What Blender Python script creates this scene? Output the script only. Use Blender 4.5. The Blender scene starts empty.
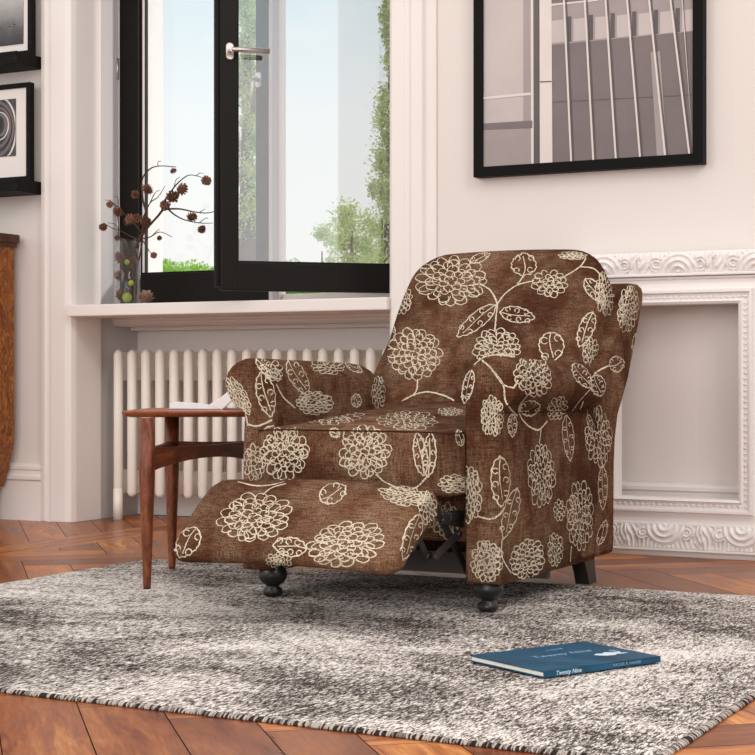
import bpy, bmesh, math, random
from mathutils import Vector, Matrix, noise
from mathutils.bvhtree import BVHTree
random.seed(7)
SC = bpy.context.scene
COL = SC.collection
PI = math.pi
V = Vector

# ------------------------------------------------------------------ camera
F, CX, CY, CH = 1650.0, 377.5, 377.0, 0.6
YAW = math.atan(858 / 1650.0)
DV = V((-math.sin(YAW), math.cos(YAW), 0)); RV = V((math.cos(YAW), math.sin(YAW), 0)); ZV = V((0, 0, 1))
EYE = V((0, 0, CH))
def ray(x, y): return DV + RV * ((x - CX) / F) + ZV * ((CY - y) / F)
def ony(x, y, Y): v = ray(x, y); return EYE + v * (Y / v.y)
def onx(x, y, X): v = ray(x, y); return EYE + v * (X / v.x)
def onz(x, y, Z): v = ray(x, y); return EYE + v * ((Z - CH) / v.z)
cam_d = bpy.data.cameras.new('camera'); cam = bpy.data.objects.new('camera', cam_d); COL.objects.link(cam)
cam.location = EYE; cam.rotation_euler = (PI / 2, 0, YAW)
cam_d.sensor_width = 36; cam_d.lens = F / 755 * 36; cam_d.shift_y = (CY - 377.5) / 755
cam_d.clip_start = 0.05; cam_d.clip_end = 400
SC.camera = cam
SC.view_settings.view_transform = 'Standard'
SC.view_settings.look = 'None'
SC.view_settings.exposure = 0

# ------------------------------------------------------------------ materials
def lin(c):
    return tuple(((v / 255) / 12.92 if v / 255 <= .04045 else ((v / 255 + .055) / 1.055) ** 2.4) for v in c) + (1,)
class NT:
    def __init__(s, name):
        s.m = bpy.data.materials.new(name); s.m.use_nodes = True
        s.t = s.m.node_tree; s.t.nodes.clear()
        s.out = s.n('ShaderNodeOutputMaterial')
    def n(s, typ, **kw):
        nd = s.t.nodes.new(typ)
        for k, v in kw.items(): setattr(nd, k, v)
        return nd
    def l(s, a, b): s.t.links.new(a, b)
    def coord(s, scale=(1, 1, 1), kind='Object', rot=(0, 0, 0)):
        tc = s.n('ShaderNodeTexCoord'); mp = s.n('ShaderNodeMapping')
        mp.inputs['Scale'].default_value = scale; mp.inputs['Rotation'].default_value = rot
        s.l(tc.outputs[kind], mp.inputs[0]); return mp.outputs[0]
    def noise(s, vec, scale, detail=4, rough=.55, dist=0):
        nd = s.n('ShaderNodeTexNoise'); nd.inputs['Scale'].default_value = scale; nd.inputs['Detail'].default_value = detail
        nd.inputs['Roughness'].default_value = rough; nd.inputs['Distortion'].default_value = dist
        s.l(vec, nd.inputs['Vector']); return nd.outputs['Fac']
    def ramp(s, fac, stops, interp='LINEAR'):
        r = s.n('ShaderNodeValToRGB'); e = r.color_ramp.elements; r.color_ramp.interpolation = interp
        while len(e) > 1: e.remove(e[-1])
        e[0].position, e[0].color = stops[0]
        for p, c in stops[1:]:
            k = e.new(p); k.color = c
        s.l(fac, r.inputs[0]); return r.outputs[0]
    def math(s, op, a, b=None, clamp=False):
        m = s.n('ShaderNodeMath', operation=op, use_clamp=clamp)
        for i, v in enumerate((a, b)):
            if v is None: continue
            if isinstance(v, (int, float)): m.inputs[i].default_value = v
            else: s.l(v, m.inputs[i])
        return m.outputs[0]
    def mix(s, fac, a, b, blend='MIX'):
        m = s.n('ShaderNodeMix', data_type='RGBA', blend_type=blend)
        for i, v in ((0, fac), (6, a), (7, b)):
            if isinstance(v, (int, float)): m.inputs[i].default_value = v
            elif isinstance(v, tuple): m.inputs[i].default_value = v
            else: s.l(v, m.inputs[i])
        return m.outputs[2]
    def bsdf(s, color, rough=.5, metal=0, bump=None, bstr=.3, bdist=.002, spec=.5, coat=0, sheen=0):
        b = s.n('ShaderNodeBsdfPrincipled')
        if isinstance(color, tuple): b.inputs['Base Color'].default_value = color
        else: s.l(color, b.inputs['Base Color'])
        if isinstance(rough, (int, float)): b.inputs['Roughness'].default_value = rough
        else: s.l(rough, b.inputs['Roughness'])
        b.inputs['Metallic'].default_value = metal
        b.inputs['Specular IOR Level'].default_value = spec
        b.inputs['Coat Weight'].default_value = coat
        b.inputs['Sheen Weight'].default_value = sheen
        if bump is not None:
            bp = s.n('ShaderNodeBump'); bp.inputs['Strength'].default_value = bstr; bp.inputs['Distance'].default_value = bdist
            s.l(bump, bp.inputs['Height']); s.l(bp.outputs[0], b.inputs['Normal'])
        s.l(b.outputs[0], s.out.inputs[0]); return b
G1 = lambda v: (v, v, v, 1)

def simple(name, rgb, rough=.5, metal=0, var=.08, scale=8, bump=0, spec=.5, coat=0):
    t = NT(name); c = t.coord(); nf = t.noise(c, scale, 4)
    base = lin(rgb)
    col = t.mix(nf, tuple(v * (1 - var) for v in base[:3]) + (1,), tuple(min(1, v * (1 + var)) for v in base[:3]) + (1,))
    t.bsdf(col, rough, metal, bump=t.noise(c, scale * 12, 3) if bump else None, bstr=bump or .1, spec=spec, coat=coat)
    return t.m

M = {}
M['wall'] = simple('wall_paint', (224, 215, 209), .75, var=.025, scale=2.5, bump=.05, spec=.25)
M['niche_lit'] = simple('niche_paint_lit', (244, 238, 235), .75, var=.02, scale=2.5, spec=.2)  # wall white, lightened in colour to make up for dim light in the niche
M['mullion'] = simple('mullion_paint_shaded', (196, 184, 184), .5, var=.02)  # white mullion; its mauve-grey shade is put into the colour
M['recess_side_shaded'] = simple('recess_side_paint_shaded', (206, 201, 202), .75, var=.02, spec=.2)  # white wall with the shade of the recess sides painted into its colour
M['trim'] = simple('trim_paint', (231, 223, 218), .45, var=.02, scale=3, spec=.35)
M['carved'] = simple('carved_plaster', (238, 232, 229), .5, var=.02, scale=4, spec=.3)
M['radiator'] = simple('radiator_enamel', (238, 230, 220), .35, var=.02, scale=4)
M['window_black'] = simple('black_window_lacquer', (22, 18, 16), .5, var=.1, spec=.16)
M['black_frame'] = simple('black_frame_lacquer', (11, 10, 10), .6, var=.2, scale=20, spec=.12)
M['gap_black'] = simple('dark_floor_base', (40, 24, 14), .9, spec=.1)  # dark base plane under the boards, seen at the joints
M['steel'] = simple('brushed_nickel', (200, 190, 185), .32, metal=.85, var=.05)
M['leg_black'] = simple('black_stained_wood', (26, 24, 23), .38, var=.2, scale=12)
M['mech'] = simple('dark_steel', (52, 48, 48), .45, metal=.4, var=.15)
M['rail_grey'] = simple('grey_cloth_board', (124, 114, 112), .8)
M['mat_board'] = simple('white_mat_board', (226, 217, 212), .8, var=.02)
M['paper'] = simple('white_paper', (226, 224, 226), .7, var=.02)
M['page_block'] = simple('cream_page_edge', (226, 222, 212), .75, var=.06, scale=60)
M['white_ext'] = simple('sunlit_render', (250, 250, 248), .8, var=.01)
M['lime'] = simple('green_moss', (142, 156, 62), .8, var=.2, scale=25)
M['ink_white'] = simple('pale_print', (205, 220, 232), .6, var=.05)
M['ink_soft'] = simple('faint_print', (120, 158, 186), .6, var=.1)

def shelf_black():
    t = NT('worn_black_wood'); c = t.coord((3, 12, 12))
    n1 = t.noise(c, 6, 6, .7)
    col = t.ramp(n1, [(.45, lin((13, 12, 12))), (.62, lin((24, 23, 22))), (.75, lin((50, 48, 46)))])
    t.bsdf(col, .6, bump=n1, bstr=.2, spec=.12); return t.m
M['shelf'] = shelf_black()

def wood(name, dark, mid, light, axis_scale=(1, 1, 8), scale=6, rough=.35, rot=(0, 0, 0)):
    t = NT(name); c = t.coord(axis_scale, rot=rot)
    n1 = t.noise(c, scale, 8, .68, 1.2); n2 = t.noise(c, scale * 9, 4, .6, .3)
    f = t.math('ADD', t.math('MULTIPLY', n1, .7), t.math('MULTIPLY', n2, .3))
    col = t.ramp(f, [(.34, lin(dark)), (.5, lin(mid)), (.66, lin(light))])
    t.bsdf(col, rough, bump=n2, bstr=.12, bdist=.001, spec=.4); return t.m
M['table_wood'] = wood('walnut_wood', (56, 25, 13), (108, 54, 29), (150, 84, 48), (9, 9, 2.2), 4, .4)
M['table_rail'] = wood('walnut_rail_wood', (50, 22, 11), (98, 47, 25), (140, 76, 42), (7, 2.2, 9), 5, .4)
M['table_top'] = wood('walnut_top_wood', (86, 40, 20), (140, 72, 36), (182, 104, 58), (7, 2.0, 9), 4, .3)
M['burl'] = wood('burl_veneer', (52, 22, 5), (128, 68, 18), (204, 134, 54), (10, 10, 4), 7, .3)
M['burl_dark'] = wood('dark_veneer', (36, 14, 6), (74, 34, 14), (110, 56, 24), (3, 3, 8), 5, .3)
M['bark'] = wood('twig_bark', (36, 22, 16), (66, 42, 32), (96, 68, 54), (6, 6, 6), 20, .8)
M['cone'] = wood('pine_cone_scale', (56, 32, 24), (116, 76, 58), (184, 138, 112), (4, 4, 4), 18, .75)
M['cone_pale'] = wood('pale_pine_cone_scale', (80, 58, 46), (150, 118, 100), (206, 180, 160), (4, 4, 4), 18, .8)

def floor_mat():
    t = NT('oiled_parquet')
    at = t.n('ShaderNodeAttribute', attribute_name='tone'); uv = t.n('ShaderNodeUVMap', uv_map='UVMap')
    mp = t.n('ShaderNodeMapping'); mp.inputs['Scale'].default_value = (1.9, 15, 1); t.l(uv.outputs[0], mp.inputs[0])
    n1 = t.noise(mp.outputs[0], 1.5, 8, .65, .9); n2 = t.noise(mp.outputs[0], 9, 5, .7, .2)
    f = t.math('ADD', t.math('MULTIPLY', n1, .68), t.math('MULTIPLY', n2, .32))
    grain = t.ramp(f, [(.33, lin((92, 40, 15))), (.43, lin((152, 82, 36))), (.53, lin((190, 116, 58))), (.66, lin((232, 172, 106)))])
    shade = t.ramp(at.outputs['Fac'], [(0, lin((168, 146, 134))), (.5, lin((226, 218, 210))), (1, lin((255, 250, 235)))])
    col = t.mix(1.0, grain, shade, 'MULTIPLY')
    rgh = t.ramp(n1, [(.3, G1(.26)), (.7, G1(.40))])
    t.bsdf(col, rgh, bump=n2, bstr=.06, bdist=.001, spec=.45); return t.m
M['floor'] = floor_mat()

def fabric():
    t = NT('brown_woven_fabric')
    n1 = t.noise(t.coord((30, 30, 420)), 1, 3, .6); n2 = t.noise(t.coord((380, 380, 26)), 1, 3, .6)
    big = t.noise(t.coord((1, 1, 1)), 3.2, 5, .6, .3); med = t.noise(t.coord((2, 2, 1)), 9, 4, .6)
    sp = t.noise(t.coord(), 330, 2, .7)
    wv = t.math('ADD', t.math('MULTIPLY', n1, .5), t.math('MULTIPLY', n2, .5))
    base = t.ramp(big, [(.34, lin((64, 37, 24))), (.5, lin((80, 47, 30))), (.64, lin((98, 61, 40)))])
    col = t.mix(1.0, base, t.ramp(wv, [(.36, G1(.55)), (.5, G1(.95)), (.64, G1(1.5))]), 'MULTIPLY')
    worn = t.math('MULTIPLY', t.ramp(t.math('ADD', t.math('MULTIPLY', big, .55), t.math('MULTIPLY', med, .45)), [(.43, G1(.05)), (.62, G1(1))]),
                  t.ramp(t.math('ADD', t.math('MULTIPLY', sp, .5), t.math('MULTIPLY', wv, .5)), [(.44, G1(0)), (.58, G1(.75))]))
    col = t.mix(worn, col, lin((150, 128, 106)))
    t.bsdf(col, .92, bump=t.math('ADD', wv, sp), bstr=.35, bdist=.0012, spec=.06); return t.m
M['fabric'] = fabric()
def thread():
    t = NT('cream_stitch'); sp = t.noise(t.coord(), 260, 3, .7)
    col = t.ramp(sp, [(.34, lin((146, 128, 106))), (.47, lin((202, 189, 166))), (.7, lin((222, 211, 192)))])
    t.bsdf(col, .9, spec=.1); return t.m
M['thread'] = thread()
M['seam'] = simple('dark_seam', (58, 32, 18), .9, spec=.1)

def rug():
    t = NT('distressed_grey_pile')
    big = t.noise(t.coord((1.0, 1.35, 1)), 1.7, 7, .66, .6)
    mid = t.noise(t.coord((2.6, 4.6, 1)), 2.4, 7, .72, .3)
    fine = t.noise(t.coord((1, .24, 1)), 150, 3, .75); finer = t.noise(t.coord((1, .24, 1)), 330, 2, .7)
    a = t.math('ADD', t.math('MULTIPLY', t.math('SUBTRACT', big, .5), 1.25), t.math('MULTIPLY', t.math('SUBTRACT', mid, .5), .55))
    a = t.math('ADD', a, t.math('MULTIPLY', t.math('SUBTRACT', fine, .5), 1.35))
    a = t.math('ADD', t.math('ADD', a, .5), t.math('MULTIPLY', t.math('SUBTRACT', finer, .5), 1.5))
    col = t.ramp(a, [(.21, lin((52, 46, 44))), (.38, lin((102, 93, 90))), (.48, lin((156, 146, 140))), (.58, lin((202, 193, 186))), (.72, lin((242, 235, 228)))])
    t.bsdf(col, .95, bump=t.math('ADD', fine, finer), bstr=.8, bdist=.006, spec=.08); return t.m
M['rug'] = rug()
M['bind_dark'] = simple('dark_yarn', (58, 50, 47), .95, var=.3, scale=60, spec=.05)
M['bind_light'] = simple('pale_yarn', (178, 168, 160), .95, var=.2, scale=60, spec=.05)

def book_blue():
    t = NT('blue_book_cloth'); c = t.coord((1.5, 5, 1)); n1 = t.noise(c, 3, 6, .6, .6)
    col = t.ramp(n1, [(.35, lin((10, 58, 84))), (.55, lin((18, 80, 110))), (.7, lin((28, 94, 126)))])
    t.bsdf(col, .4, spec=.35); return t.m
M['book_blue'] = book_blue()

def glass(name, fac, tint=(1, 1, 1, 1), rough=0.0, fr=.35):
    t = NT(name); tr = t.n('ShaderNodeBsdfTransparent'); tr.inputs[0].default_value = tint
    gl = t.n('ShaderNodeBsdfGlossy'); gl.inputs['Roughness'].default_value = rough; gl.inputs[0].default_value = (1, .97, .97, 1)
    lw = t.n('ShaderNodeLayerWeight'); lw.inputs[0].default_value = .5
    f = t.math('ADD', fac, t.math('MULTIPLY', t.math('POWER', lw.outputs['Facing'], 3.0), fr), True)
    mx = t.n('ShaderNodeMixShader'); t.l(f, mx.inputs[0]); t.l(tr.outputs[0], mx.inputs[1]); t.l(gl.outputs[0], mx.inputs[2])
    t.l(mx.outputs[0], t.out.inputs[0]); return t.m
M['pane'] = glass('clear_window_glass', .03)
M['pane_sash'] = glass('reflective_window_glass', .19, (.97, .98, .98, 1))
M['vase_glass'] = glass('vase_glass', .02, (.97, .98, .97, 1), fr=.5)

def leafmat(name, a, b, c):
    t = NT(name); n1 = t.noise(t.coord(), .9, 5, .7); n2 = t.noise(t.coord(), 9, 2, .6)
    f = t.math('ADD', t.math('MULTIPLY', n1, .5), t.math('MULTIPLY', n2, .5))
    col = t.ramp(f, [(.38, lin(a)), (.5, lin(b)), (.62, lin(c))])
    d = t.n('ShaderNodeBsdfDiffuse'); t.l(col, d.inputs[0]); tl = t.n('ShaderNodeBsdfTranslucent'); t.l(col, tl.inputs[0])
    mx = t.n('ShaderNodeMixShader'); mx.inputs[0].default_value = .45; t.l(d.outputs[0], mx.inputs[1]); t.l(tl.outputs[0], mx.inputs[2])
    t.l(mx.outputs[0], t.out.inputs[0]); return t.m
M['leaf_poplar'] = leafmat('poplar_leaves', (150, 172, 110), (196, 212, 146), (232, 242, 190))
M['leaf_bush'] = leafmat('hedge_leaves', (112, 164, 58), (160, 212, 90), (210, 244, 140))
M['leaf_tree'] = leafmat('tree_leaves', (156, 184, 112), (198, 220, 146), (230, 244, 186))

def photo(name, stops, scale=(1, 1, 1), ns=3):
    t = NT(name); c = t.coord(scale); n1 = t.noise(c, ns, 5, .6)
    t.bsdf(t.ramp(n1, stops), .35, spec=.3); return t.m
M['ph_light'] = photo('print_pale_grey', [(.3, lin((178, 166, 164))), (.7, lin((194, 182, 178)))])
M['ph_mid'] = photo('print_mid_grey', [(.3, lin((146, 134, 133))), (.7, lin((160, 148, 146)))])
M['ph_dark'] = photo('print_dark_grey', [(.3, lin((104, 93, 94))), (.7, lin((120, 108, 108)))])
M['ph_deep'] = photo('print_deep_grey', [(.3, lin((78, 70, 71))), (.7, lin((92, 83, 84)))])
M['ph_white'] = photo('print_white', [(.3, lin((208, 197, 190))), (.7, lin((218, 207, 200)))])
M['ph_black'] = photo('print_black', [(.3, lin((24, 23, 24))), (.7, lin((48, 46, 47)))])
def misty():
    t = NT('misty_landscape_print'); tc = t.n('ShaderNodeTexCoord'); sx = t.n('ShaderNodeSeparateXYZ'); t.l(tc.outputs['Generated'], sx.inputs[0])
    n1 = t.noise(t.coord((1, 1, 1), 'Generated'), 5, 5, .6)
    f = t.math('ADD', sx.outputs[2], t.math('MULTIPLY', t.math('SUBTRACT', n1, .5), .25))
    t.bsdf(t.ramp(f, [(0, lin((60, 58, 58))), (.25, lin((88, 86, 86))), (.42, lin((128, 125, 125))), (.75, lin((176, 172, 170))), (1, lin((140, 136, 136)))]), .35, spec=.3); return t.m
M['ph_mist'] = misty()
def swirl():
    t = NT('metal_swirl_print'); mp = t.coord((1, 1, 1), 'Generated')
    wv = t.n('ShaderNodeTexWave', wave_type='RINGS', rings_direction='SPHERICAL'); wv.inputs['Scale'].default_value = .55; wv.inputs['Distortion'].default_value = 5.5; wv.inputs['Detail'].default_value = 2
    wv.inputs['Detail Scale'].default_value = 1.2; t.l(mp, wv.inputs['Vector'])
    t.bsdf(t.ramp(wv.outputs['Fac'], [(0, lin((22, 21, 22))), (.4, lin((74, 72, 72))), (.7, lin((120, 118, 117))), (1, lin((200, 196, 194)))]), .35, spec=.3); return t.m
M['ph_swirl'] = photo('print_metal_grey', [(.3, lin((30, 29, 30))), (.5, lin((62, 60, 61))), (.7, lin((96, 93, 93)))], (9, 9, 9), 2)

# ------------------------------------------------------------------ mesh helpers
def box(bm, lo, hi, mi=0, bevel=0, seg=2):
    vs = [bm.verts.new((x, y, z)) for x in (lo[0], hi[0]) for y in (lo[1], hi[1]) for z in (lo[2], hi[2])]
    fs = []
    for q in ((0, 1, 3, 2), (4, 6, 7, 5), (0, 4, 5, 1), (2, 3, 7, 6), (0, 2, 6, 4), (1, 5, 7, 3)):
        f = bm.faces.new([vs[i] for i in q]); f.material_index = mi; fs.append(f)
    if bevel:
        es = list({e for f in fs for e in f.edges})
        r = bmesh.ops.bevel(bm, geom=es, offset=bevel, segments=seg, profile=.6, affect='EDGES')
        for f in r['faces']: f.material_index = mi
    return vs
def obox(bm, c, ax, ay, az, hx, hy, hz, mi=0, bevel=0):
    """box about C with half sizes along three axes"""
    t = bmesh.new(); box(t, (-hx, -hy, -hz), (hx, hy, hz), mi, bevel)
    m = Matrix((ax, ay, az)).transposed()
    for v in t.verts: v.co = m @ v.co + V(c)
    merge(bm, t)
def merge(bm, t):
    mp = {v: bm.verts.new(v.co) for v in t.verts}
    for f in t.faces:
        try: g = bm.faces.new([mp[v] for v in f.verts]); g.material_index = f.material_index; g.smooth = f.smooth
        except ValueError: pass
    t.free()
def loft(bm, rings, cap=True, closed=True, mi=0, smooth=True):
    R = [[bm.verts.new(p) for p in r] for r in rings]
    n = len(R[0])
    for a, b in zip(R, R[1:]):
        for i in range(n if closed else n - 1):
            j = (i + 1) % n
            f = bm.faces.new((a[i], a[j], b[j], b[i])); f.smooth = smooth; f.material_index = mi
    if cap and closed:
        f = bm.faces.new(R[0][::-1]); f.material_index = mi
        f = bm.faces.new(R[-1]); f.material_index = mi
    return R
def prism(bm, pts, axis, a, b, mi=0, bevel=0):
    def P(p, t): return {'x': (t, p[0], p[1]), 'y': (p[0], t, p[1]), 'z': (p[0], p[1], t)}[axis]
    t = bmesh.new(); loft(t, [[P(p, a) for p in pts], [P(p, b) for p in pts]], mi=mi, smooth=False)
    if bevel: bmesh.ops.bevel(t, geom=t.edges[:], offset=bevel, segments=2, profile=.6, affect='EDGES')
    merge(bm, t)
def lathe(bm, prof, c, seg=28, mi=0, cap=True):
    loft(bm, [[(c[0] + r * math.cos(2 * PI * i / seg), c[1] + r * math.sin(2 * PI * i / seg), c[2] + z) for i in range(seg)] for r, z in prof], cap, mi=mi)
def tube(bm, pts, rad, seg=8, mi=0, cap=True):
    pts = [V(p) for p in pts]; rings = []; up = V((0, 0, 1))
    for i, p in enumerate(pts):
        t = (pts[min(i + 1, len(pts) - 1)] - pts[max(i - 1, 0)]).normalized()
        a = t.cross(up if abs(t.dot(up)) < .95 else V((1, 0, 0))).normalized(); b = t.cross(a)
        r = rad if isinstance(rad, (int, float)) else rad[i]
        rings.append([p + (a * math.cos(2 * PI * k / seg) + b * math.sin(2 * PI * k / seg)) * r for k in range(seg)])
    loft(bm, rings, cap, mi=mi)
def catmull(pts, n=8):
    if len(pts) < 3:
        return [tuple(a + (b - a) * k / n for a, b in zip(pts[0], pts[1])) for k in range(n + 1)]
    P = [pts[0]] + list(pts) + [pts[-1]]; out = []
    for i in range(1, len(P) - 2):
        for k in range(n):
            t = k / n
            out.append(tuple(.5 * (2 * b + (c - a) * t + (2 * a - 5 * b + 4 * c - d) * t * t + (3 * b - a - 3 * c + d) * t ** 3) for a, b, c, d in zip(P[i - 1], P[i], P[i + 1], P[i + 2])))
    out.append(tuple(pts[-1])); return out
def sphere(bm, c, r, sub=2, sc=(1, 1, 1), mi=0):
    t = bmesh.new(); bmesh.ops.create_icosphere(t, subdivisions=sub, radius=r)
    for v in t.verts: v.co = V((v.co.x * sc[0], v.co.y * sc[1], v.co.z * sc[2])) + V(c)
    for f in t.faces: f.smooth = True; f.material_index = mi
    merge(bm, t)
def rbox(lo, hi, r, n=16, deform=None):
    """rounded box: dense cube grid pressed onto a rounded box, then deformed"""
    bm = bmesh.new(); lo = V(lo); hi = V(hi)
    def samples(a, b):
        s = [a + r * t for t in (0, .12, .3, .55, .8)] + [a + r + (b - a - 2 * r) * k / n for k in range(n + 1)] + [b - r * t for t in (.8, .55, .3, .12, 0)]
        return s
    S = [samples(lo[i], hi[i]) for i in range(3)]
    for ax in range(3):
        b, c = (ax + 1) % 3, (ax + 2) % 3
        for side in (lo[ax], hi[ax]):
            g = []
            for u in S[b]:
                row = []
                for w in S[c]:
                    p = [0, 0, 0]; p[ax] = side; p[b] = u; p[c] = w
                    q = V([min(max(p[i], lo[i] + r), hi[i] - r) for i in range(3)]); d = V(p) - q
                    row.append(bm.verts.new(q + d.normalized() * r))
                g.append(row)
            for i in range(len(g) - 1):
                for j in range(len(g[0]) - 1):
                    q = (g[i][j], g[i + 1][j], g[i + 1][j + 1], g[i][j + 1])
                    f = bm.faces.new(q if side == hi[ax] else q[::-1]); f.smooth = True
    bmesh.ops.remove_doubles(bm, verts=bm.verts[:], dist=1e-5)
    if deform:
        for v in bm.verts: v.co = V(deform(v.co))
    bm.normal_update()
    return bm

def origin_of(o):
    p = V((0, 0, 0))
    while o is not None: p += o.location; o = o.parent
    return p
def obj(name, bm, mats, parent=None, origin=None, smooth=None, recalc=True):
    if recalc: bmesh.ops.recalc_face_normals(bm, faces=bm.faces[:])
    off = origin_of(parent) if parent is not None else V(origin or (0, 0, 0))
    for v in bm.verts: v.co -= off
    me = bpy.data.meshes.new(name); bm.to_mesh(me); bm.free()
    if smooth is not None: me.polygons.foreach_set('use_smooth', [smooth] * len(me.polygons))
    for m in (mats if isinstance(mats, (list, tuple)) else [mats]): me.materials.append(M[m] if isinstance(m, str) else m)
    o = bpy.data.objects.new(name, me); COL.objects.link(o)
    if parent is not None: o.parent = parent
    else: o.location = off
    return o
def tag(o, label=None, cat=None, group=None, kind=None):
    for k, v in (('label', label), ('category', cat), ('group', group), ('kind', kind)):
        if v: o[k] = v
    return o
def empty(name, loc, label=None, cat=None, group=None, kind=None):
    o = bpy.data.objects.new(name, None); COL.objects.link(o); o.location = loc; o.empty_display_size = .1
    return tag(o, label, cat, group, kind)

# ------------------------------------------------------------------ room shell
WY = 5.47                       # wall plane
WL, WR = -4.25, -2.777          # window recess
def shell(name, parts, mat, label, cat, bevel=0):
    bm = bmesh.new()
    for lo, hi in parts: box(bm, lo, hi, bevel=bevel)
    return tag(obj(name, bm, mat), label, cat, kind='structure')
shell('wall_left', [((-6.6, WY, 0), (WL, 5.64, 2.8))], 'wall', 'white wall carrying the black picture shelves', 'wall')
shell('wall_right', [((WR, WY, 0), (6.0, 5.64, 2.8))], 'wall', 'white wall behind the armchair with large black framed picture', 'wall')
shell('wall_lintel', [((WL, WY, 2.5), (WR, 5.98, 2.8))], 'wall', 'white wall strip above the window', 'wall')
shell('wall_niche', [((WL - .03, 5.93, 0), (WR + .03, 5.98, .82))], 'niche_lit', 'recessed wall under the window behind the radiator', 'wall')
shell('wall_recess_left', [((WL - .18, 5.64, 0), (WL - .018, 5.98, 2.8))], 'recess_side_shaded', 'side wall of the window recess at its left', 'wall')
shell('wall_recess_right', [((WR + .015, 5.64, 0), (WR + .16, 5.98, 2.8))], 'recess_side_shaded', 'side wall of the window recess at its right', 'wall')
shell('wall_exterior', [((WL - .3, 5.98, -3), (WL - .018, 6.12, 3.2)), ((WR + .012, 5.98, -3), (WR + .5, 6.12, 3.2)), ((WL - .012, 5.98, -3), (WR + .012, 6.12, .78))],
      'white_ext', 'bright white outer wall edge beside the window opening', 'wall')
def casing(name, prof, label):
    bm = bmesh.new(); prism(bm, prof, 'z', 0, 2.62, bevel=.004); return tag(obj(name, bm, 'trim'), label, 'trim', kind='structure')
casing('trim_1', [(-4.41, WY - .001), (-4.41, 5.445), (-4.385, 5.440), (-4.375, 5.452), (-4.36, 5.452), (-4.357, 5.438), (-4.28, 5.438), (-4.255, 5.446), (WL + .004, 5.47), (WL + .004, 5.64), (WL - .001, 5.64), (WL - .001, WY - .001)],
       'tall white moulded casing left of the window')
casing('trim_2', [(-2.597, WY - .001), (-2.597, 5.462), (-2.63, 5.445), (-2.64, 5.425), (-2.685, 5.425), (-2.69, 5.435), (-2.71, 5.435), (-2.715, 5.428), (WR + .012, 5.428), (WR - .004, 5.445), (WR - .004, 5.64), (WR + .001, 5.64), (WR + .001, WY - .001)],
       'tall white moulded casing right of the window')
def baseboard(name, x0, x1, label):
    pf = [(WY - .001, 0), (5.448, 0), (5.448, .165), (5.440, .172), (5.440, .185), (5.452, .192), (5.452, .208), (5.446, .214), (5.446, .226), (5.456, .234), (WY - .001, .238)]
    bm = bmesh.new(); prism(bm, pf, 'x', x0, x1); tag(obj(name, bm, 'trim'), label, 'baseboard', kind='structure')
baseboard('baseboard_left', -6.6, -4.41, 'moulded white baseboard left of the window casing')
baseboard('baseboard_right', -2.597, 6.0, 'moulded white baseboard behind armchair and carved frame')

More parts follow.
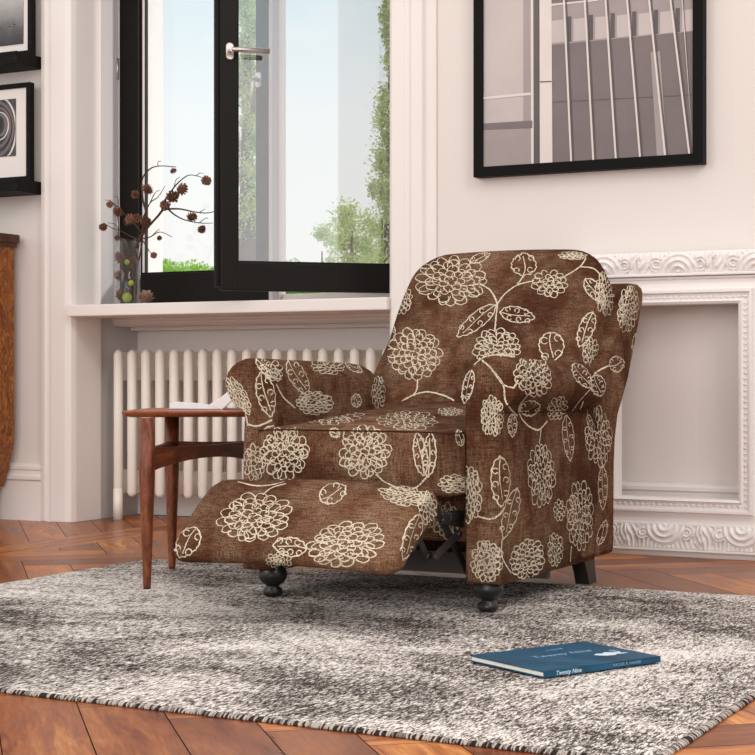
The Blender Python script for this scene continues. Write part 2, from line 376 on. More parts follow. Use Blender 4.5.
# floor: boards laid at an angle, a strip of long boards between
def make_floor():
    W, L = .145, .58; ang = math.radians(48)
    polys = []
    ca, sa = math.cos(ang), math.sin(ang)
    def add(poly, u): polys.append((poly, u, random.random(), random.random() * 20))
    def clip(poly, axis, lim, keep_less):
        out = []
        for i in range(len(poly)):
            a, b = poly[i], poly[(i + 1) % len(poly)]
            ina = (a[axis] <= lim) == keep_less; inb = (b[axis] <= lim) == keep_less
            if ina: out.append(a)
            if ina != inb:
                t = (lim - a[axis]) / (b[axis] - a[axis]); out.append(tuple(a[k] + (b[k] - a[k]) * t for k in range(len(a))))
        return out
    g = .0011
    def plank(cx, cy, dx, dy, l, w, lims):
        nx, ny = -dy, dx
        pts = [(cx + dx * s * (l / 2 - g) + nx * t * (w / 2 - g), cy + dy * s * (l / 2 - g) + ny * t * (w / 2 - g), s * l / 2, t * w / 2) for s, t in ((-1, -1), (1, -1), (1, 1), (-1, 1))]
        for ax, lim, less in lims:
            pts = clip(pts, ax, lim, less)
            if len(pts) < 3: return
        add(pts, None)
    ylim = [(1, 5.9, True), (1, -1.0, False)]
    # herringbone in a frame turned so that the boards run at +-45 degrees to the walls
    for i in range(-40, 60):
        for j in range(-14, 16):
            # classic herringbone lattice
            ax = i * W + j * L; ay = i * W - j * L
            for k in range(2):
                if k == 0: x0, y0, l, w = ax, ay, L, W
                else: x0, y0, l, w = ax + L, ay + W - L, W, L
                # centre in lattice frame
                cxl, cyl = x0 + l / 2, y0 + w / 2
                r = math.radians(-48)
                cx = cxl * math.cos(r) - cyl * math.sin(r) - 1.66; cy = cxl * math.sin(r) + cyl * math.cos(r) + 2.397
                if not (-4.2 < cx < 2.2 and -1.6 < cy < 6.4): continue
                d = (math.cos(r), math.sin(r)) if k == 0 else (-math.sin(r), math.cos(r))
                plank(cx, cy, d[0], d[1], L, W, ylim + [(0, -3.66, False), (0, 1.8, True)])
    for k in range(3):
        w = .23 / 3
        for s in range(8):
            plank(-3.89 + w * (k + .5), -1.2 + s * 1.1 + k * .37, 0, 1, 1.1, w, ylim)
    for s in range(-60, 60):
        c = s * W; n = (math.sin(ang), math.cos(ang)); d = (math.cos(ang), -math.sin(ang))
        for m in (-1, 0, 1, 2):
            cx = -4.3 + n[0] * 0; cy = 4.0 + c / math.cos(ang)
            off = (m - .5) * 1.2 + (s % 2) * .6
            plank(cx + d[0] * off, cy + d[1] * off, d[0], d[1], 1.2, W, ylim + [(0, -3.89, True), (0, -6.6, False)])
    bm = bmesh.new(); uvl = bm.loops.layers.uv.new('UVMap'); tl = bm.faces.layers.float.new('tone')
    for pts, _, tone, off in polys:
        f = bm.faces.new([bm.verts.new((p[0], p[1], 0)) for p in pts])
        if f.normal.z < 0: f.normal_flip()
        f.normal_update()
        if f.normal.z < 0: f.normal_flip()
        f[tl] = tone; f.material_index = 0
        for lp in f.loops:
            q = min(pts, key=lambda p: (p[0] - lp.vert.co.x) ** 2 + (p[1] - lp.vert.co.y) ** 2)
            lp[uvl].uv = (q[2] + off, q[3] + off * .37)
    f = bm.faces.new([bm.verts.new(p) for p in ((-6.6, -1, -.002), (6.0, -1, -.002), (6.0, 5.98, -.002), (-6.6, 5.98, -.002))]); f.material_index = 1
    box(bm, (-6.6, -1, -.06), (6.0, 5.98, -.004), 1)
    tag(obj('floor', bm, ['floor', 'gap_black'], recalc=False), 'warm brown parquet floor laid in angled boards', 'floor', kind='structure')
make_floor()

# ------------------------------------------------------------------ window
win = empty('window_1', (-3.53, 5.8, .89), 'black framed casement window with right sash swung open into the room', 'window', kind='structure')
bm = bmesh.new()
box(bm, (WL - .001, 5.41, .848), (WR + .001, 5.80, .895), bevel=.005)
obj('window_sill', bm, 'trim', win)
bm = bmesh.new()
prism(bm, [(5.73, .848), (5.73, .838), (5.74, .834), (5.745, .826), (5.76, .816), (5.98, .816), (5.98, .848)], 'x', WL - .012, WR + .012)
obj('sill_moulding', bm, 'trim', win)
bm = bmesh.new()   # white fixed frame
for lo, hi in (((WL - .016, 5.785, .895), (-4.262, 5.90, 2.5)), 
               ((-2.815, 5.785, .895), (WR + .012, 5.90, 2.5)), ((WL, 5.852, .80), (WR, 5.93, .942)), ((WL, 5.785, 2.47), (WR, 5.90, 2.5))):
    box(bm, lo, hi, bevel=.003)
obj('window_frame', bm, 'trim', win)
bm = bmesh.new()
for lo, hi in (((-3.511, 5.785, .895), (-3.492, 5.83, 2.5)), ((-3.515, 5.825, .895), (-3.486, 5.86, 2.5)), ((-3.515, 5.855, .895), (-3.492, 5.895, 2.5))): box(bm, lo, hi, bevel=.004)
obj('mullion', bm, 'mullion', win)
# closed left casement
c0, c1, y0, y1, z0, z1 = -4.268, -3.510, 5.79, 5.85, .914, 2.465
bm = bmesh.new()
box(bm, (c0, y0, z0), (c0 + .105, y1, z1), bevel=.004); box(bm, (c1 - .066, y0, z0), (c1, y1, z1), bevel=.004)
box(bm, (c0 + .10, y0 + .001, z0), (c1 - .06, y1, z0 + .125), bevel=.004); box(bm, (c0 + .10, y0 + .001, z1 - .08), (c1 - .06, y1, z1), bevel=.004)
box(bm, (c0 + .105, y0 + .012, z0 + .12), (c0 + .112, y1, z1 - .08)); box(bm, (c0 + .10, y0 + .015, z0 + .12), (c1 - .06, y1, z0 + .133))
cas = obj('casement', bm, 'window_black', win)
bm = bmesh.new(); box(bm, (c0 + .09, 5.822, z0 + .1), (c1 - .05, 5.826, z1 - .06)); obj('glass_pane', bm, 'pane', cas)
bm = bmesh.new()
box(bm, (c0 + .112, 5.808, z0 + .13), (c0 + .118, 5.816, z1 - .09)); obj('glazing_strip', bm, 'mat_board', cas)
def handle(parent, c, ax, ay, az, lever):
    """oval rose + neck + lever; ax right, ay out of the face, az up"""
    bm = bmesh.new()
    pts = []
    for k in range(24):
        a = 2 * PI * k / 24; pts.append((.0155 * math.cos(a), .0155 * math.sin(a) + (.018 if math.sin(a) > 0 else -.018)))
    loft(bm, [[V(c) + ax * p[0] * s + az * p[1] * s + ay * h for p in pts] for s, h in ((1, 0), (1, .006), (.9, .009))], smooth=False)
    tube(bm, [V(c) + ay * .006, V(c) + ay * .045], .009, 12)
    L = [V(c) + ay * .045, V(c) + ay * .047 + lever * .02, V(c) + ay * .047 + lever * .145]
    tube(bm, L, [.0085, .0095, .0105], 12)
    h = obj('handle', bm, 'steel', parent)
    return h
X3, Y3, Z3 = V((1, 0, 0)), V((0, -1, 0)), V((0, 0, 1))
hc = ony(259, 80, y0)
handle(cas, V((hc.x, y0, hc.z)), X3, Y3, Z3, -Z3 - X3 * .02)
for zz in (1.88, 1.2):
    bm = bmesh.new(); tube(bm, [(c0 + .0, y0 - .008, zz), (c0 + .0, y0 - .008, zz + .09)], .007, 10); obj('hinge', bm, 'steel', cas)
# open right sash
S0 = V((-3.432, 5.305, 0)); u = V((.723, .690, 0)).normalized(); nrm = V((u.y, -u.x, 0))   # nrm points into the room
def sp(s, h, z): return S0 + u * s + nrm * h + Z3 * z
def sbox(bm, s0, s1, h0, h1, z0, z1, bev=.004):
    obox(bm, sp((s0 + s1) / 2, (h0 + h1) / 2, (z0 + z1) / 2), u, nrm, Z3, (s1 - s0) / 2, abs(h1 - h0) / 2, (z1 - z0) / 2, bevel=bev)
SL, sz0, sz1 = .78, .930, 2.455
bm = bmesh.new()
sbox(bm, 0, .067, -.03, .0, sz0, sz1); sbox(bm, SL - .082, SL, -.03, 0, sz0, sz1)
sbox(bm,   .063, SL -   .063, -.03, -.001, sz0, sz0 + .108); sbox(bm,   .063, SL -   .063, -.03, -.001, sz1 - .09, sz1)
sbox(bm,   .063, .072, -.03, -.010, sz0 + .1, sz1 - .08, .002); sbox(bm,   .063, SL -   .063, -.03, -.010, sz0 + .1, sz0 + .116, .002)
sbox(bm, -.0, SL, -.028, -.03, sz0, sz0 + .05, 0)
sbox(bm, -.016, .06, -.062, -.028, sz0 + .016, sz1); sbox(bm, .0, SL, -.062, -.028, sz0 + .016, sz0 + .095); sbox(bm, SL - .06, SL, -.062, -.028, sz0 + .016, sz1); sbox(bm, 0, SL, -.062, -.028, sz1 - .08, sz1)
sash = obj('sash', bm, 'window_black', win)
bm = bmesh.new(); sbox(bm, .07, SL - .07, -.024, -.020, sz0 + .09, sz1 - .07, 0); obj('glass_pane', bm, 'pane_sash', sash)
handle(sash, sp(.034, .0, .6 + (377 - 52) * 6.31 / 1650), u, nrm, Z3, u)

# ------------------------------------------------------------------ radiator
rad = empty('radiator', (-3.55, 5.70, 0), 'cream column radiator in the niche under the window sill', 'radiator')
N = 18
x_l, x_r = -4.178, -2.905
for i in range(N + 1):
    x = x_l + (x_r - x_l) * i / N
    bm = bmesh.new()
    for yy in (5.667, 5.79):
        tube(bm, [(x, yy, .098), (x, yy, .104), (x, yy, .116), (x, yy, .695), (x, yy, .707), (x, yy, .715)], [.006, .014, 0.0202, 0.0202, .014, .005], 16)
    box(bm, (x - .013, 5.667, .585), (x + .013, 5.79, .706), bevel=.006); box(bm, (x - .013, 5.667, .108), (x + .013, 5.79, .21), bevel=.006)
    obj('column', bm, 'radiator', rad)
bm = bmesh.new()
for zz in (.655, .155): tube(bm, [(x_l, 5.735, zz), (x_r, 5.735, zz)], .022, 12)
obj('header_pipe', bm, 'radiator', rad)
for x in (x_l, x_r):
    bm = bmesh.new(); tube(bm, [(x, 5.665, 0), (x, 5.665, .13)], .0205, 14); obj('foot', bm, 'radiator', rad)

# ------------------------------------------------------------------ large framed picture
PY = 5.435
pic = empty('framed_picture', (-2.02, WY, 1.32), 'large black framed grey photograph of a glass building hanging above the armchair', 'picture')
x0p, x1p, z0p, z1p, fw = -2.432, -1.588, 1.318, 2.42, .036
bm = bmesh.new()
for lo, hi in (((x0p, PY - .012, z0p), (x0p + fw, 5.468, z1p)), ((x1p - fw, PY - .012, z0p), (x1p, 5.468, z1p)), ((x0p + fw - .001, PY - .012, z0p), (x1p - fw + .001, 5.468, z0p + fw)), ((x0p + fw - .001, PY - .012, z1p - fw), (x1p - fw + .001, 5.468, z1p))):
    box(bm, lo, hi, bevel=.002)
obj('frame', bm, 'black_frame', pic)
bm = bmesh.new()
PH = ['ph_dark', 'ph_light', 'ph_mid', 'ph_white', 'ph_deep']
def crop(c): return (440 + c[0] / 2.397, c[1] / 2.397)
def q3(bm, pts, mi, layer):
    vs = []
    for p in pts:
        w = ony(*crop(p), PY); vs.append(bm.verts.new((min(max(w.x, x0p + fw), x1p - fw), PY - .0006 * layer, min(max(w.z, z0p + fw), z1p - fw))))
    f = bm.faces.new(vs); f.material_index = mi
def line3(bm, a, b, w, mi, layer): q3(bm, [(a[0] - w / 2, a[1]), (a[0] + w / 2, a[1]), (b[0] + w / 2, b[1]), (b[0] - w / 2, b[1])], mi, layer)
T = -420
q3(bm, [(95, T), (640, T), (640, 420), (95, 420)], 0, 0)
q3(bm, [(95, T), (206, T), (206, 420), (95, 420)], 1, 1)          # pale panel left
q3(bm, [(200, T), (222, T), (222, 420), (200, 420)], 2, 2)
q3(bm, [(95, 297), (222, 289), (222, 307), (95, 313)], 0, 4)      # dark band
q3(bm, [(95, 315), (206, 309), (206, 420), (95, 420)], 2, 3)
line3(bm, (220, T), (222, 400), 6, 3, 3); line3(bm, (232, T), (232, 400), 10, 4, 3)
q3(bm, [(238, T), (266, T), (270, 400), (240, 400)], 3, 3)
q3(bm, [(100, 233), (218, 222), (218, 228), (100, 239)], 3, 4)
q3(bm, [(240, 195), (268, 194), (268, 197), (240, 198)], 4, 4)
q3(bm, [(268, T), (640, T), (640, -60), (268, -10)], 1, 1)          # upper pale sky part
q3(bm, [(268, 8), (640, -22), (640, 72), (268, 108)], 2, 1)
for k in range(7):
    a = 268 + k * 52; q3(bm, [(a, 50 - k * 4.2), (a + 35, 46 - k * 4.2), (a + 35, 100 - k * 4.6), (a, 104 - k * 4.6)], 1, 2)
    q3(bm, [(a + 37, 40 - k * 4), (a + 47, 39 - k * 4), (a + 47, 100 - k * 4.6), (a + 37, 101 - k * 4.6)], 4, 2)
q3(bm, [(268, 244), (640, 224), (640, 226), (268, 246)], 4, 2)
for k, (xa, xb) in enumerate(((300, 315), (350, 368), (400, 422), (452, 480), (505, 540), (556, 598), (606, 652))):
    sx = (xb - xa) / 385.0
    line3(bm, (xa - sx * 420, T), (xb, 400), 4.5, 3, 5); line3(bm, (xa + 5 - sx * 420, T), (xb + 5, 400), 3, 4, 5)
q3(bm, [(505, 125), (528, 123), (545, 400), (520, 400)], 2, 3)
q3(bm, [(250, 12), (380, -2), (380, 2), (250, 16)], 3, 4)
obj('photograph', bm, PH, pic)

# ------------------------------------------------------------------ picture shelves and their pictures
def ledge(z0, z1, label):
    bm = bmesh.new(); xe = -4.418
    box(bm, (-5.5, 5.30, z0), (xe, 5.468, z1), bevel=.002)
    return tag(obj('picture_shelf', bm, 'shelf', origin=(-4.96, 5.468, z0)), label, 'shelf', 'black picture shelves on the left wall')
ledge(1.884, 1.934, 'black wooden picture ledge, upper of two on the left wall')
ledge(1.361, 1.413, 'black wooden picture ledge, lower of two, above the wooden cabinet')
def small_picture(x1, z0, z1, w, mat, label, ph):
    o = empty('framed_photo', (x1 - w / 2, 5.41, z0), label, 'picture', 'small framed photos on the picture ledges')
    bm = bmesh.new(); f = .02; ya, yb = 5.395, 5.425
    for lo, hi in (((x1 - f, ya, z0), (x1, yb, z1)), ((x1 - w, ya, z0), (x1 - w + f, yb, z1)), ((x1 - w + f - .001, ya, z0), (x1 - f + .001, yb, z0 + f)), ((x1 - w + f - .001, ya, z1 - f), (x1 - f + .001, yb, z1))): box(bm, lo, hi, bevel=.002)
    obj('frame', bm, 'shelf', o)
    bm = bmesh.new(); box(bm, (x1 - w + f, ya + .010, z0 + f), (x1 - f, ya + .016, z1 - f)); obj('mat_board', bm, 'mat_board', o)
    bm = bmesh.new(); box(bm, (ph[0], ya + .007, ph[1]), (ph[2], ya + .0095, ph[3]))
    yf = ya + .0066
    if mat == 'ph_mist':      # birds over the misty field
        for k in range(9):
            xx = -4.50 - random.random() * .12; zz = 2.055 + random.random() * .035; w_ = .003 + random.random() * .003
            f = bm.faces.new([bm.verts.new((xx + a * w_, yf, zz + b * w_)) for a, b in ((-1.4, .5), (0, -.5), (1.4, .6), (0, .3))]); f.material_index = 1
    else:                     # bright curved metal bands
        for k, (rx_, rz_, t_, mi_) in enumerate(((.118, .150, .010, 2), (.098, .118, .016, 3), (.082, .098, .008, 1), (.070, .086, .014, 3), (.052, .060, .007, 2), (.040, .048, .020, 3))):
            cx_, cz_ = -4.618 + .006 * k, 1.635 + .004 * k; P_ = []
            for q in range(25):
                a = -1.9 + 3.8 * q / 24
                P_.append([(min(cx_ + (rx_ - d) * math.cos(a), ph[2] - .0005), min(max(cz_ + (rz_ - d) * math.sin(a), ph[1] + .001), ph[3] - .001)) for d in (0, t_ * (.4 + .6 * math.cos(a * .7) ** 2))])
            for u_, v_ in zip(P_, P_[1:]):
                f = bm.faces.new([bm.verts.new((x, yf - .0002 * k, z)) for x, z in (u_[0], v_[0], v_[1], u_[1])]); f.material_index = mi_
    p = obj('photograph', bm, [mat, 'ph_black', 'ph_white', 'ph_dark'], o); return o, p
o, p = small_picture(-4.428, 1.4135, 1.822, .40, 'ph_swirl', 'black framed print of curved metal forms on the lower picture ledge', (-4.74, 1.522, -4.508, 1.76))
o, p = small_picture(-4.420, 1.9345, 2.36, .36, 'ph_mist', 'black framed misty landscape print on the upper picture ledge', (-4.70, 1.985, -4.468, 2.24))
# ------------------------------------------------------------------ cabinet at the left edge
cab = empty('cabinet', (-5.0, 5.2, 0), 'dark burl wood cabinet with curved legs at the left wall', 'cabinet')
bm = bmesh.new(); box(bm, (-5.52, 4.96, 1.158), (-4.512, 5.435, 1.195), bevel=.006); box(bm, (-5.505, 4.975, 1.142), (-4.524, 5.43, 1.158)); obj('top', bm, 'burl_dark', cab)
bm = bmesh.new()
def cabside(z): return 0 if z > .36 else -.075 * ((.36 - z) / .26) ** 1.6
rings = []
for z in (.14, .18, .22, .26, .30, .34, .38, .6, .9, 1.085, 1.10, 1.142):
    s = cabside(z); e = .006 if z > 1.09 else 0
    rings.append([(-5.50 - s, 4.98, z), (-4.535 + s - e * 0, 4.98, z), (-4.535 + s, 5.425, z), (-5.50 - s, 5.425, z)])
loft(bm, rings, smooth=False); obj('carcass', bm, 'burl', cab)
for sx, sy in ((0, 0), (0, 1), (1, 0), (1, 1)):
    bm = bmesh.new(); pr = []
    for z, off, w in ((.36, 0, .05), (.30, .012, .048), (.24, .032, .042), (.17, .055, .036), (.10, .068, .030), (.04, .072, .026), (0, .068, .03)):
        xc = (-4.535 - off - w / 2) if sx else (-5.50 + off + w / 2); yc = 5.42 - w / 2 - off * .25 if sy else 4.985 + w / 2
        pr.append([(xc + w / 2 * a, yc + w / 2 * b, z) for a, b in ((-1, -1), (1, -1), (1, 1), (-1, 1))])
    loft(bm, pr, smooth=False); obj('leg', bm, 'burl_dark', cab)
for k in range(3):
    bm = bmesh.new(); z = .42 + k * .23; box(bm, (-5.44, 4.968, z), (-4.56, 4.982, z + .20), bevel=.004); d = obj('drawer', bm, 'burl', cab)
    for xx in (-5.25, -4.75):
        bm = bmesh.new(); sphere(bm, (xx, 4.958, z + .1), .014); obj('knob', bm, 'steel', d)

# ------------------------------------------------------------------ carved white frame standing against the wall
fr = empty('carved_frame', (-1.66, 5.40, 0), 'ornate white carved frame surround standing against the wall behind the armchair', 'frame')
FX0, FX1, FY = -2.06, -1.255, 5.33
IX0, IX1 = -1.868, -1.443
bm = bmesh.new()   # flat moulded members
zi0, zi1 = .197, .842
def member(bm, lo, hi): box(bm, lo, hi, bevel=.003)
member(bm, (FX0, FY + .012, 0), (FX1, 5.438, .022)); member(bm, (FX0, FY + .016, .02), (FX1, 5.438, .16))
member(bm, (FX0, FY + .016, .885), (FX1, 5.438, 1.018))
for a, b in ((FX0, IX0 - .035), (IX1 + .035, FX1)): member(bm, (a, FY + .020, .155), (b, 5.438, .89))
# inner stepped moulding as mitred rings
def ring(bm, x0, x1, z0, z1, prof):
    """sweep PROF [(inset, y)] around a rectangle"""
    R = []
    for ins, y in prof:
        R.append([bm.verts.new(p) for p in ((x0 + ins, y, z0 + ins), (x1 - ins, y, z0 + ins), (x1 - ins, y, z1 - ins), (x0 + ins, y, z1 - ins))])
    for a, b in zip(R, R[1:]):
        for i in range(4): bm.faces.new((a[i], a[(i + 1) % 4], b[(i + 1) % 4], b[i]))
ring(bm, IX0 - .096, IX1 + .096, .100, .938, [(0, 5.40), (0, FY + .022), (.005, FY + .005), (.010, FY + .005), (.015, FY + .018), (.046, FY + .012), (.051, FY - .004), (.058, FY - .004), (.061, FY + .010), (.086, FY + .010), (.088, FY - .002), (.096, FY + .004), (.096, 5.41)])
obj('frame_body', bm, 'carved', fr)
bm = bmesh.new()
def beads(a, b, n):
    for k in range(n + 1):
        p = V(a).lerp(V(b), k / n)
        sphere(bm, p, .0066, 1, (1.1, .8, 1.1))
        if k < n: sphere(bm, V(a).lerp(V(b), (k + .5) / n), .0036, 1, (1.8, .8, .7) if abs(a[2] - b[2]) < .01 else (.7, .8, 1.8))
bo = .0225
beads((IX0 - bo, FY + .009, zi0 - bo), (IX1 + bo, FY + .009, zi0 - bo), 24); beads((IX0 - bo, FY + .009, zi1 + bo), (IX1 + bo, FY + .009, zi1 + bo), 24)
beads((IX0 - bo, FY + .009, zi0), (IX0 - bo, FY + .009, zi1), 34); beads((IX1 + bo, FY + .009, zi0), (IX1 + bo, FY + .009, zi1), 34)
obj('bead_moulding', bm, 'carved', fr)
def carve(z0, z1, xc, up, name):
    bm = bmesh.new(); nx, nz = 330, 44; g = []
    P = .262
    for i in range(nx + 1):
        x = FX0 + (FX1 - FX0) * i / nx; row = []
        ph = ((x - xc + P / 2) % P) - P / 2
        for j in range(nz + 1):
            t = j / nz; tt = t if up else 1 - t
            zz = z0 + (z1 - z0) * t
            hz = tt * (z1 - z0)
            env = math.sin(PI * min(1, max(0, t))) ** .45
            d = math.hypot(ph, (hz - .004) * 1.0)
            cyl = math.hypot(abs(ph) - .076, hz - .03)
            if d < .072: h = .010 + .009 * (1 - d / .09) + .0055 * math.cos(d / .0165 * 2 * PI * .82)
            elif cyl < .024: h = .013 + .005 * math.cos(cyl / .012 * 2 * PI)
            else:
                q = abs(ph) - .076
                wob = .010 * math.sin(hz * 38 + (1 if ph > 0 else -1) * q * 20)
                h = .010 + .0065 * math.cos((abs(ph) + wob * (1.4 if abs(ph) > .1 else .6)) / .0155 * 2 * PI) * (0.5 + .5 * t if up else 1)
                if abs(abs(ph) - P / 2) < .012: h += .006
            h += .002 * noise.noise(V((x * 60, zz * 60, 1)))
            row.append(bm.verts.new((x, FY + .014 - h * env * 1.25, zz)))
        g.append(row)
    for i in range(nx):
        for j in range(nz):
            f = bm.faces.new((g[i][j], g[i + 1][j], g[i + 1][j + 1], g[i][j + 1])); f.smooth = True
    obj(name, bm, 'carved', fr)
carve(.945, 1.018, ony(678, 270, FY).x, True, 'carved_band'); carve(.026, .112, ony(664.5, 530, FY).x, False, 'carved_band')
bm = bmesh.new(); box(bm, (FX0, FY - .012, .022), (FX1, FY + .02, .027)); obj('fillet', bm, 'carved', fr)
bm = bmesh.new(); box(bm, (FX0, FY - .008, .936), (FX1, FY + .03, .946), bevel=.003); obj('fillet', bm, 'carved', fr)

# ------------------------------------------------------------------ rug
RX0, RX1, RY0, RY1 = -3.175, -.798, 2.452, 4.468
rug_o = empty('rug', (-1.99, 3.46, 0), 'distressed grey and cream rectangular rug under the armchair', 'rug')
bm = bmesh.new(); nx, ny = 300, 250; g = []
for i in range(nx + 1):
    row = []
    for j in range(ny + 1):
        x = RX0 + (RX1 - RX0) * i / nx; y = RY0 + (RY1 - RY0) * j / ny
        e = min(x - RX0, RX1 - x, y - RY0, RY1 - y)
        k = min(1, e / .02)
        row.append(bm.verts.new((x, y, -.001 + .006 * k ** .5 + .0009 * noise.noise(V((x * 90, y * 90, 0))) * k + .0005 * noise.noise(V((x * 14, y * 14, 3))) * k)))
    g.append(row)
for i in range(nx):
    for j in range(ny):
        f = bm.faces.new((g[i][j], g[i + 1][j], g[i + 1][j + 1], g[i][j + 1])); f.smooth = True
obj('pile', bm, 'rug', rug_o)
bm = bmesh.new()
def bind(a, b, out):
    a, b, out = V(a), V(b), V(out); L = (b - a).length; n = int(L / .0044); t = (b - a) / L
    obox(bm, (a + b) / 2 + out * .001 + Z3 * .0025, t, out, Z3, L / 2, .003, .0025, 0)
    for k in range(n):
        c = a + t * (k + .5) * .0044 + t * random.uniform(-.001, .001); light = random.random() < .5
        r = .0017 + random.random() * .0006; ln = .004 + random.random() * .006
        tube(bm, [c - out * .009 + Z3 * .005, c - out * .001 + Z3 * .0072, c + out * .003 + Z3 * .005, c + out * (.003 + ln * .3) + Z3 * .0012 + t * random.uniform(-.003, .003)], r, 5, (1 if light else (2 if random.random() < .4 else 0)))
bind((RX0, RY0, 0), (RX1, RY0, 0), (0, -1, 0)); bind((RX1, RY0, 0), (RX1, RY1, 0), (1, 0, 0));
obj('edge_binding', bm, ['bind_dark', 'bind_light', 'rail_grey'], rug_o)

# ------------------------------------------------------------------ blue book on the rug
bk = empty('closed_book', (-1.23, 3.22, .0075), 'closed blue book lying on the rug in front of the armchair', 'book')
bl, bw = .236, .318
th_ = math.radians(-27.5); eu = V((math.cos(th_), math.sin(th_), 0)); ew = V((-eu.y, eu.x, 0))
A = V((-1.236, 3.222, .016)) - eu * bl / 2 - ew * bw / 2
# eu runs along the short pale page edge (top of the block) and ew along the spine side
def bp(s, t, z): return A + eu * s + ew * t + Z3 * (z - A.z)
zb = .0085
def bbox(bm, s0, s1, t0, t1, z0, z1, mi=0, bev=0): obox(bm, bp((s0 + s1) / 2, (t0 + t1) / 2, (z0 + z1) / 2), eu, ew, Z3, (s1 - s0) / 2, (t1 - t0) / 2, (z1 - z0) / 2, mi, bev)
bt = .0125
bm = bmesh.new(); bbox(bm, 0, bl, 0, bw, zb, zb + .0022, bev=.0006); bbox(bm, 0, bl, 0, bw, zb + bt - .0022, zb + bt, bev=.0006); bbox(bm, bl - .003, bl, 0, bw, zb, zb + bt, bev=.0008)
cov = obj('cover', bm, 'book_blue', bk)
bm = bmesh.new(); bbox(bm, .004, bl - .003, .003, bw - .004, zb + .002, zb + bt - .002); obj('page_block', bm, 'page_block', bk)
def text(body, size, parent, mat, c, xdir, ydir, name='lettering', align='CENTER', shear=0):
    cu = bpy.data.curves.new(name, 'FONT'); cu.body = body; cu.size = size; cu.align_x = align; cu.align_y = 'CENTER'; cu.extrude = .0002; cu.shear = shear
    tmp = bpy.data.objects.new(name, cu); COL.objects.link(tmp)
    dg = bpy.context.evaluated_depsgraph_get(); me = bpy.data.meshes.new_from_object(tmp.evaluated_get(dg))
    bpy.data.objects.remove(tmp)
    zd = xdir.cross(ydir); m = Matrix((xdir, ydir, zd)).transposed()
    b = bmesh.new(); b.from_mesh(me); bpy.data.meshes.remove(me)
    for v in b.verts: v.co = m @ v.co + V(c)
    return obj(name, b, mat, parent, recalc=False)
zt = zb + bt + .0003
# spine writing reads from the left end to the right end, seen from the camera
text('Twenty Nine', .0128, cov, 'ink_white', bp(bl + .0004, bw * .20, zb + bt * .50), ew, Z3, 'title', shear=.25)
text('RACHEL R. HANNIE', .0088, cov, 'ink_soft', bp(bl + .0004, bw * .70, zb + bt * .52), ew, Z3, 'author_name')
text('Twenty Nine', .030, cov, 'ink_soft', bp(bl * .42, bw * .52, zt), ew, -eu, 'title', shear=.3)
text('a novel', .016, cov, 'ink_soft', bp(bl * .20, bw * .60, zt), ew, -eu, 'subtitle')
bm = bmesh.new()   # pale brush-like emblem with a few ripple lines
blob = [(0, .02), (.018, .03), (.03, .024), (.05, .034), (.07, .02), (.088, .022), (.08, .008), (.1, .004), (.075, -.004), (.06, .002), (.045, -.008), (.02, -.004), (.008, .006)]
vs = [bm.verts.new(bp(bl * .70 - y * .9 , bw * .80 + (x - .05) * .85, zt)) for x, y in blob]; bm.faces.new(vs)
for k in range(2):
    vs = [bm.verts.new(bp(bl * .70 - .03 - k * .012 + a, bw * .87 + b, zt)) for a, b in ((0, 0), (.004, .014), (.008, .012), (.004, -.002))]; bm.faces.new(vs)
obj('emblem', bm, 'ink_white', cov, recalc=False)
bm = bmesh.new()
for k in range(7):
    pts = [(bl * (.30 + .10 * k) + .006 * math.sin(s * 7 + k * 1.3), bw * (.06 + .5 * s - .02 * k)) for s in [q / 12 for q in range(13)]]
    for a, b in zip(pts, pts[1:]):
        bm.faces.new([bm.verts.new(bp(x, y, zt)) for x, y in ((a[0], a[1]), (b[0], b[1]), (b[0] + .0011, b[1]), (a[0] + .0011, a[1]))])
obj('ripple_lines', bm, 'ink_soft', cov, recalc=False)

# ------------------------------------------------------------------ side table
tb = empty('side_table', (-2.75, 4.2, .006), 'small walnut side table with tapered legs beside the armchair', 'table')
TZ0, TZ1 = .484, .502
def uw(a, b): return RV * a + DV * b      # directions along and away from the table front
outline = [(-.738, 4.78), (-.71, 4.725), (-.62, 4.735), (-.40, 4.755), (-.318, 4.80), (-.27, 4.90), (-.14, 5.17), (-.15, 5.23), (-.25, 5.26), (-.60, 5.27), (-.69, 5.25), (-.725, 5.15)]
def closed_curve(pts, n=6):
    out = []; m = len(pts)
    for i in range(m):
        a, b, c, d = pts[i - 1], pts[i], pts[(i + 1) % m], pts[(i + 2) % m]
        for k in range(n):
            t = k / n; out.append(tuple(.5 * (2 * q + (r - p) * t + (2 * p - 5 * q + 4 * r - s) * t * t + (3 * q - p - 3 * r + s) * t ** 3) for p, q, r, s in zip(a, b, c, d)))
    return out
oc = closed_curve(outline); cen = (-.45, 5.0)
bm = bmesh.new()
def ringat(ins, z):
    res = []
    for p in oc:
        d = math.hypot(p[0] - cen[0], p[1] - cen[1]); k = 1 - ins / d
        w = uw(cen[0] + (p[0] - cen[0]) * k, cen[1] + (p[1] - cen[1]) * k); res.append((w.x, w.y, z))
    return res
loft(bm, [ringat(.03, TZ0), ringat(.012, TZ0 + .004), ringat(.002, TZ0 + .011), ringat(0, TZ1 - .003), ringat(.004, TZ1)], smooth=False)
obj('table_top', bm, 'table_top', tb)
L1, L2 = onz(147, 588.5, .006), onz(172, 568.5, .006); L1.z = L2.z = 0; L3 = V((-2.715, 4.42, 0)); L4 = V((-2.50, 4.02, 0))
for p in (L1, L2, L3):
    bm = bmesh.new(); rg = []
    for z, r in ((.0065, .0105), (.02, .0115), (.2, .0175), (.33, .0225), (TZ0 + .001, .0215)):
        rg.append([(p.x + r * math.cos(2 * PI * k / 16 + .2), p.y + r * math.sin(2 * PI * k / 16 + .2), z) for k in range(16)])
    loft(bm, rg); obj('leg', bm, 'table_wood', tb)
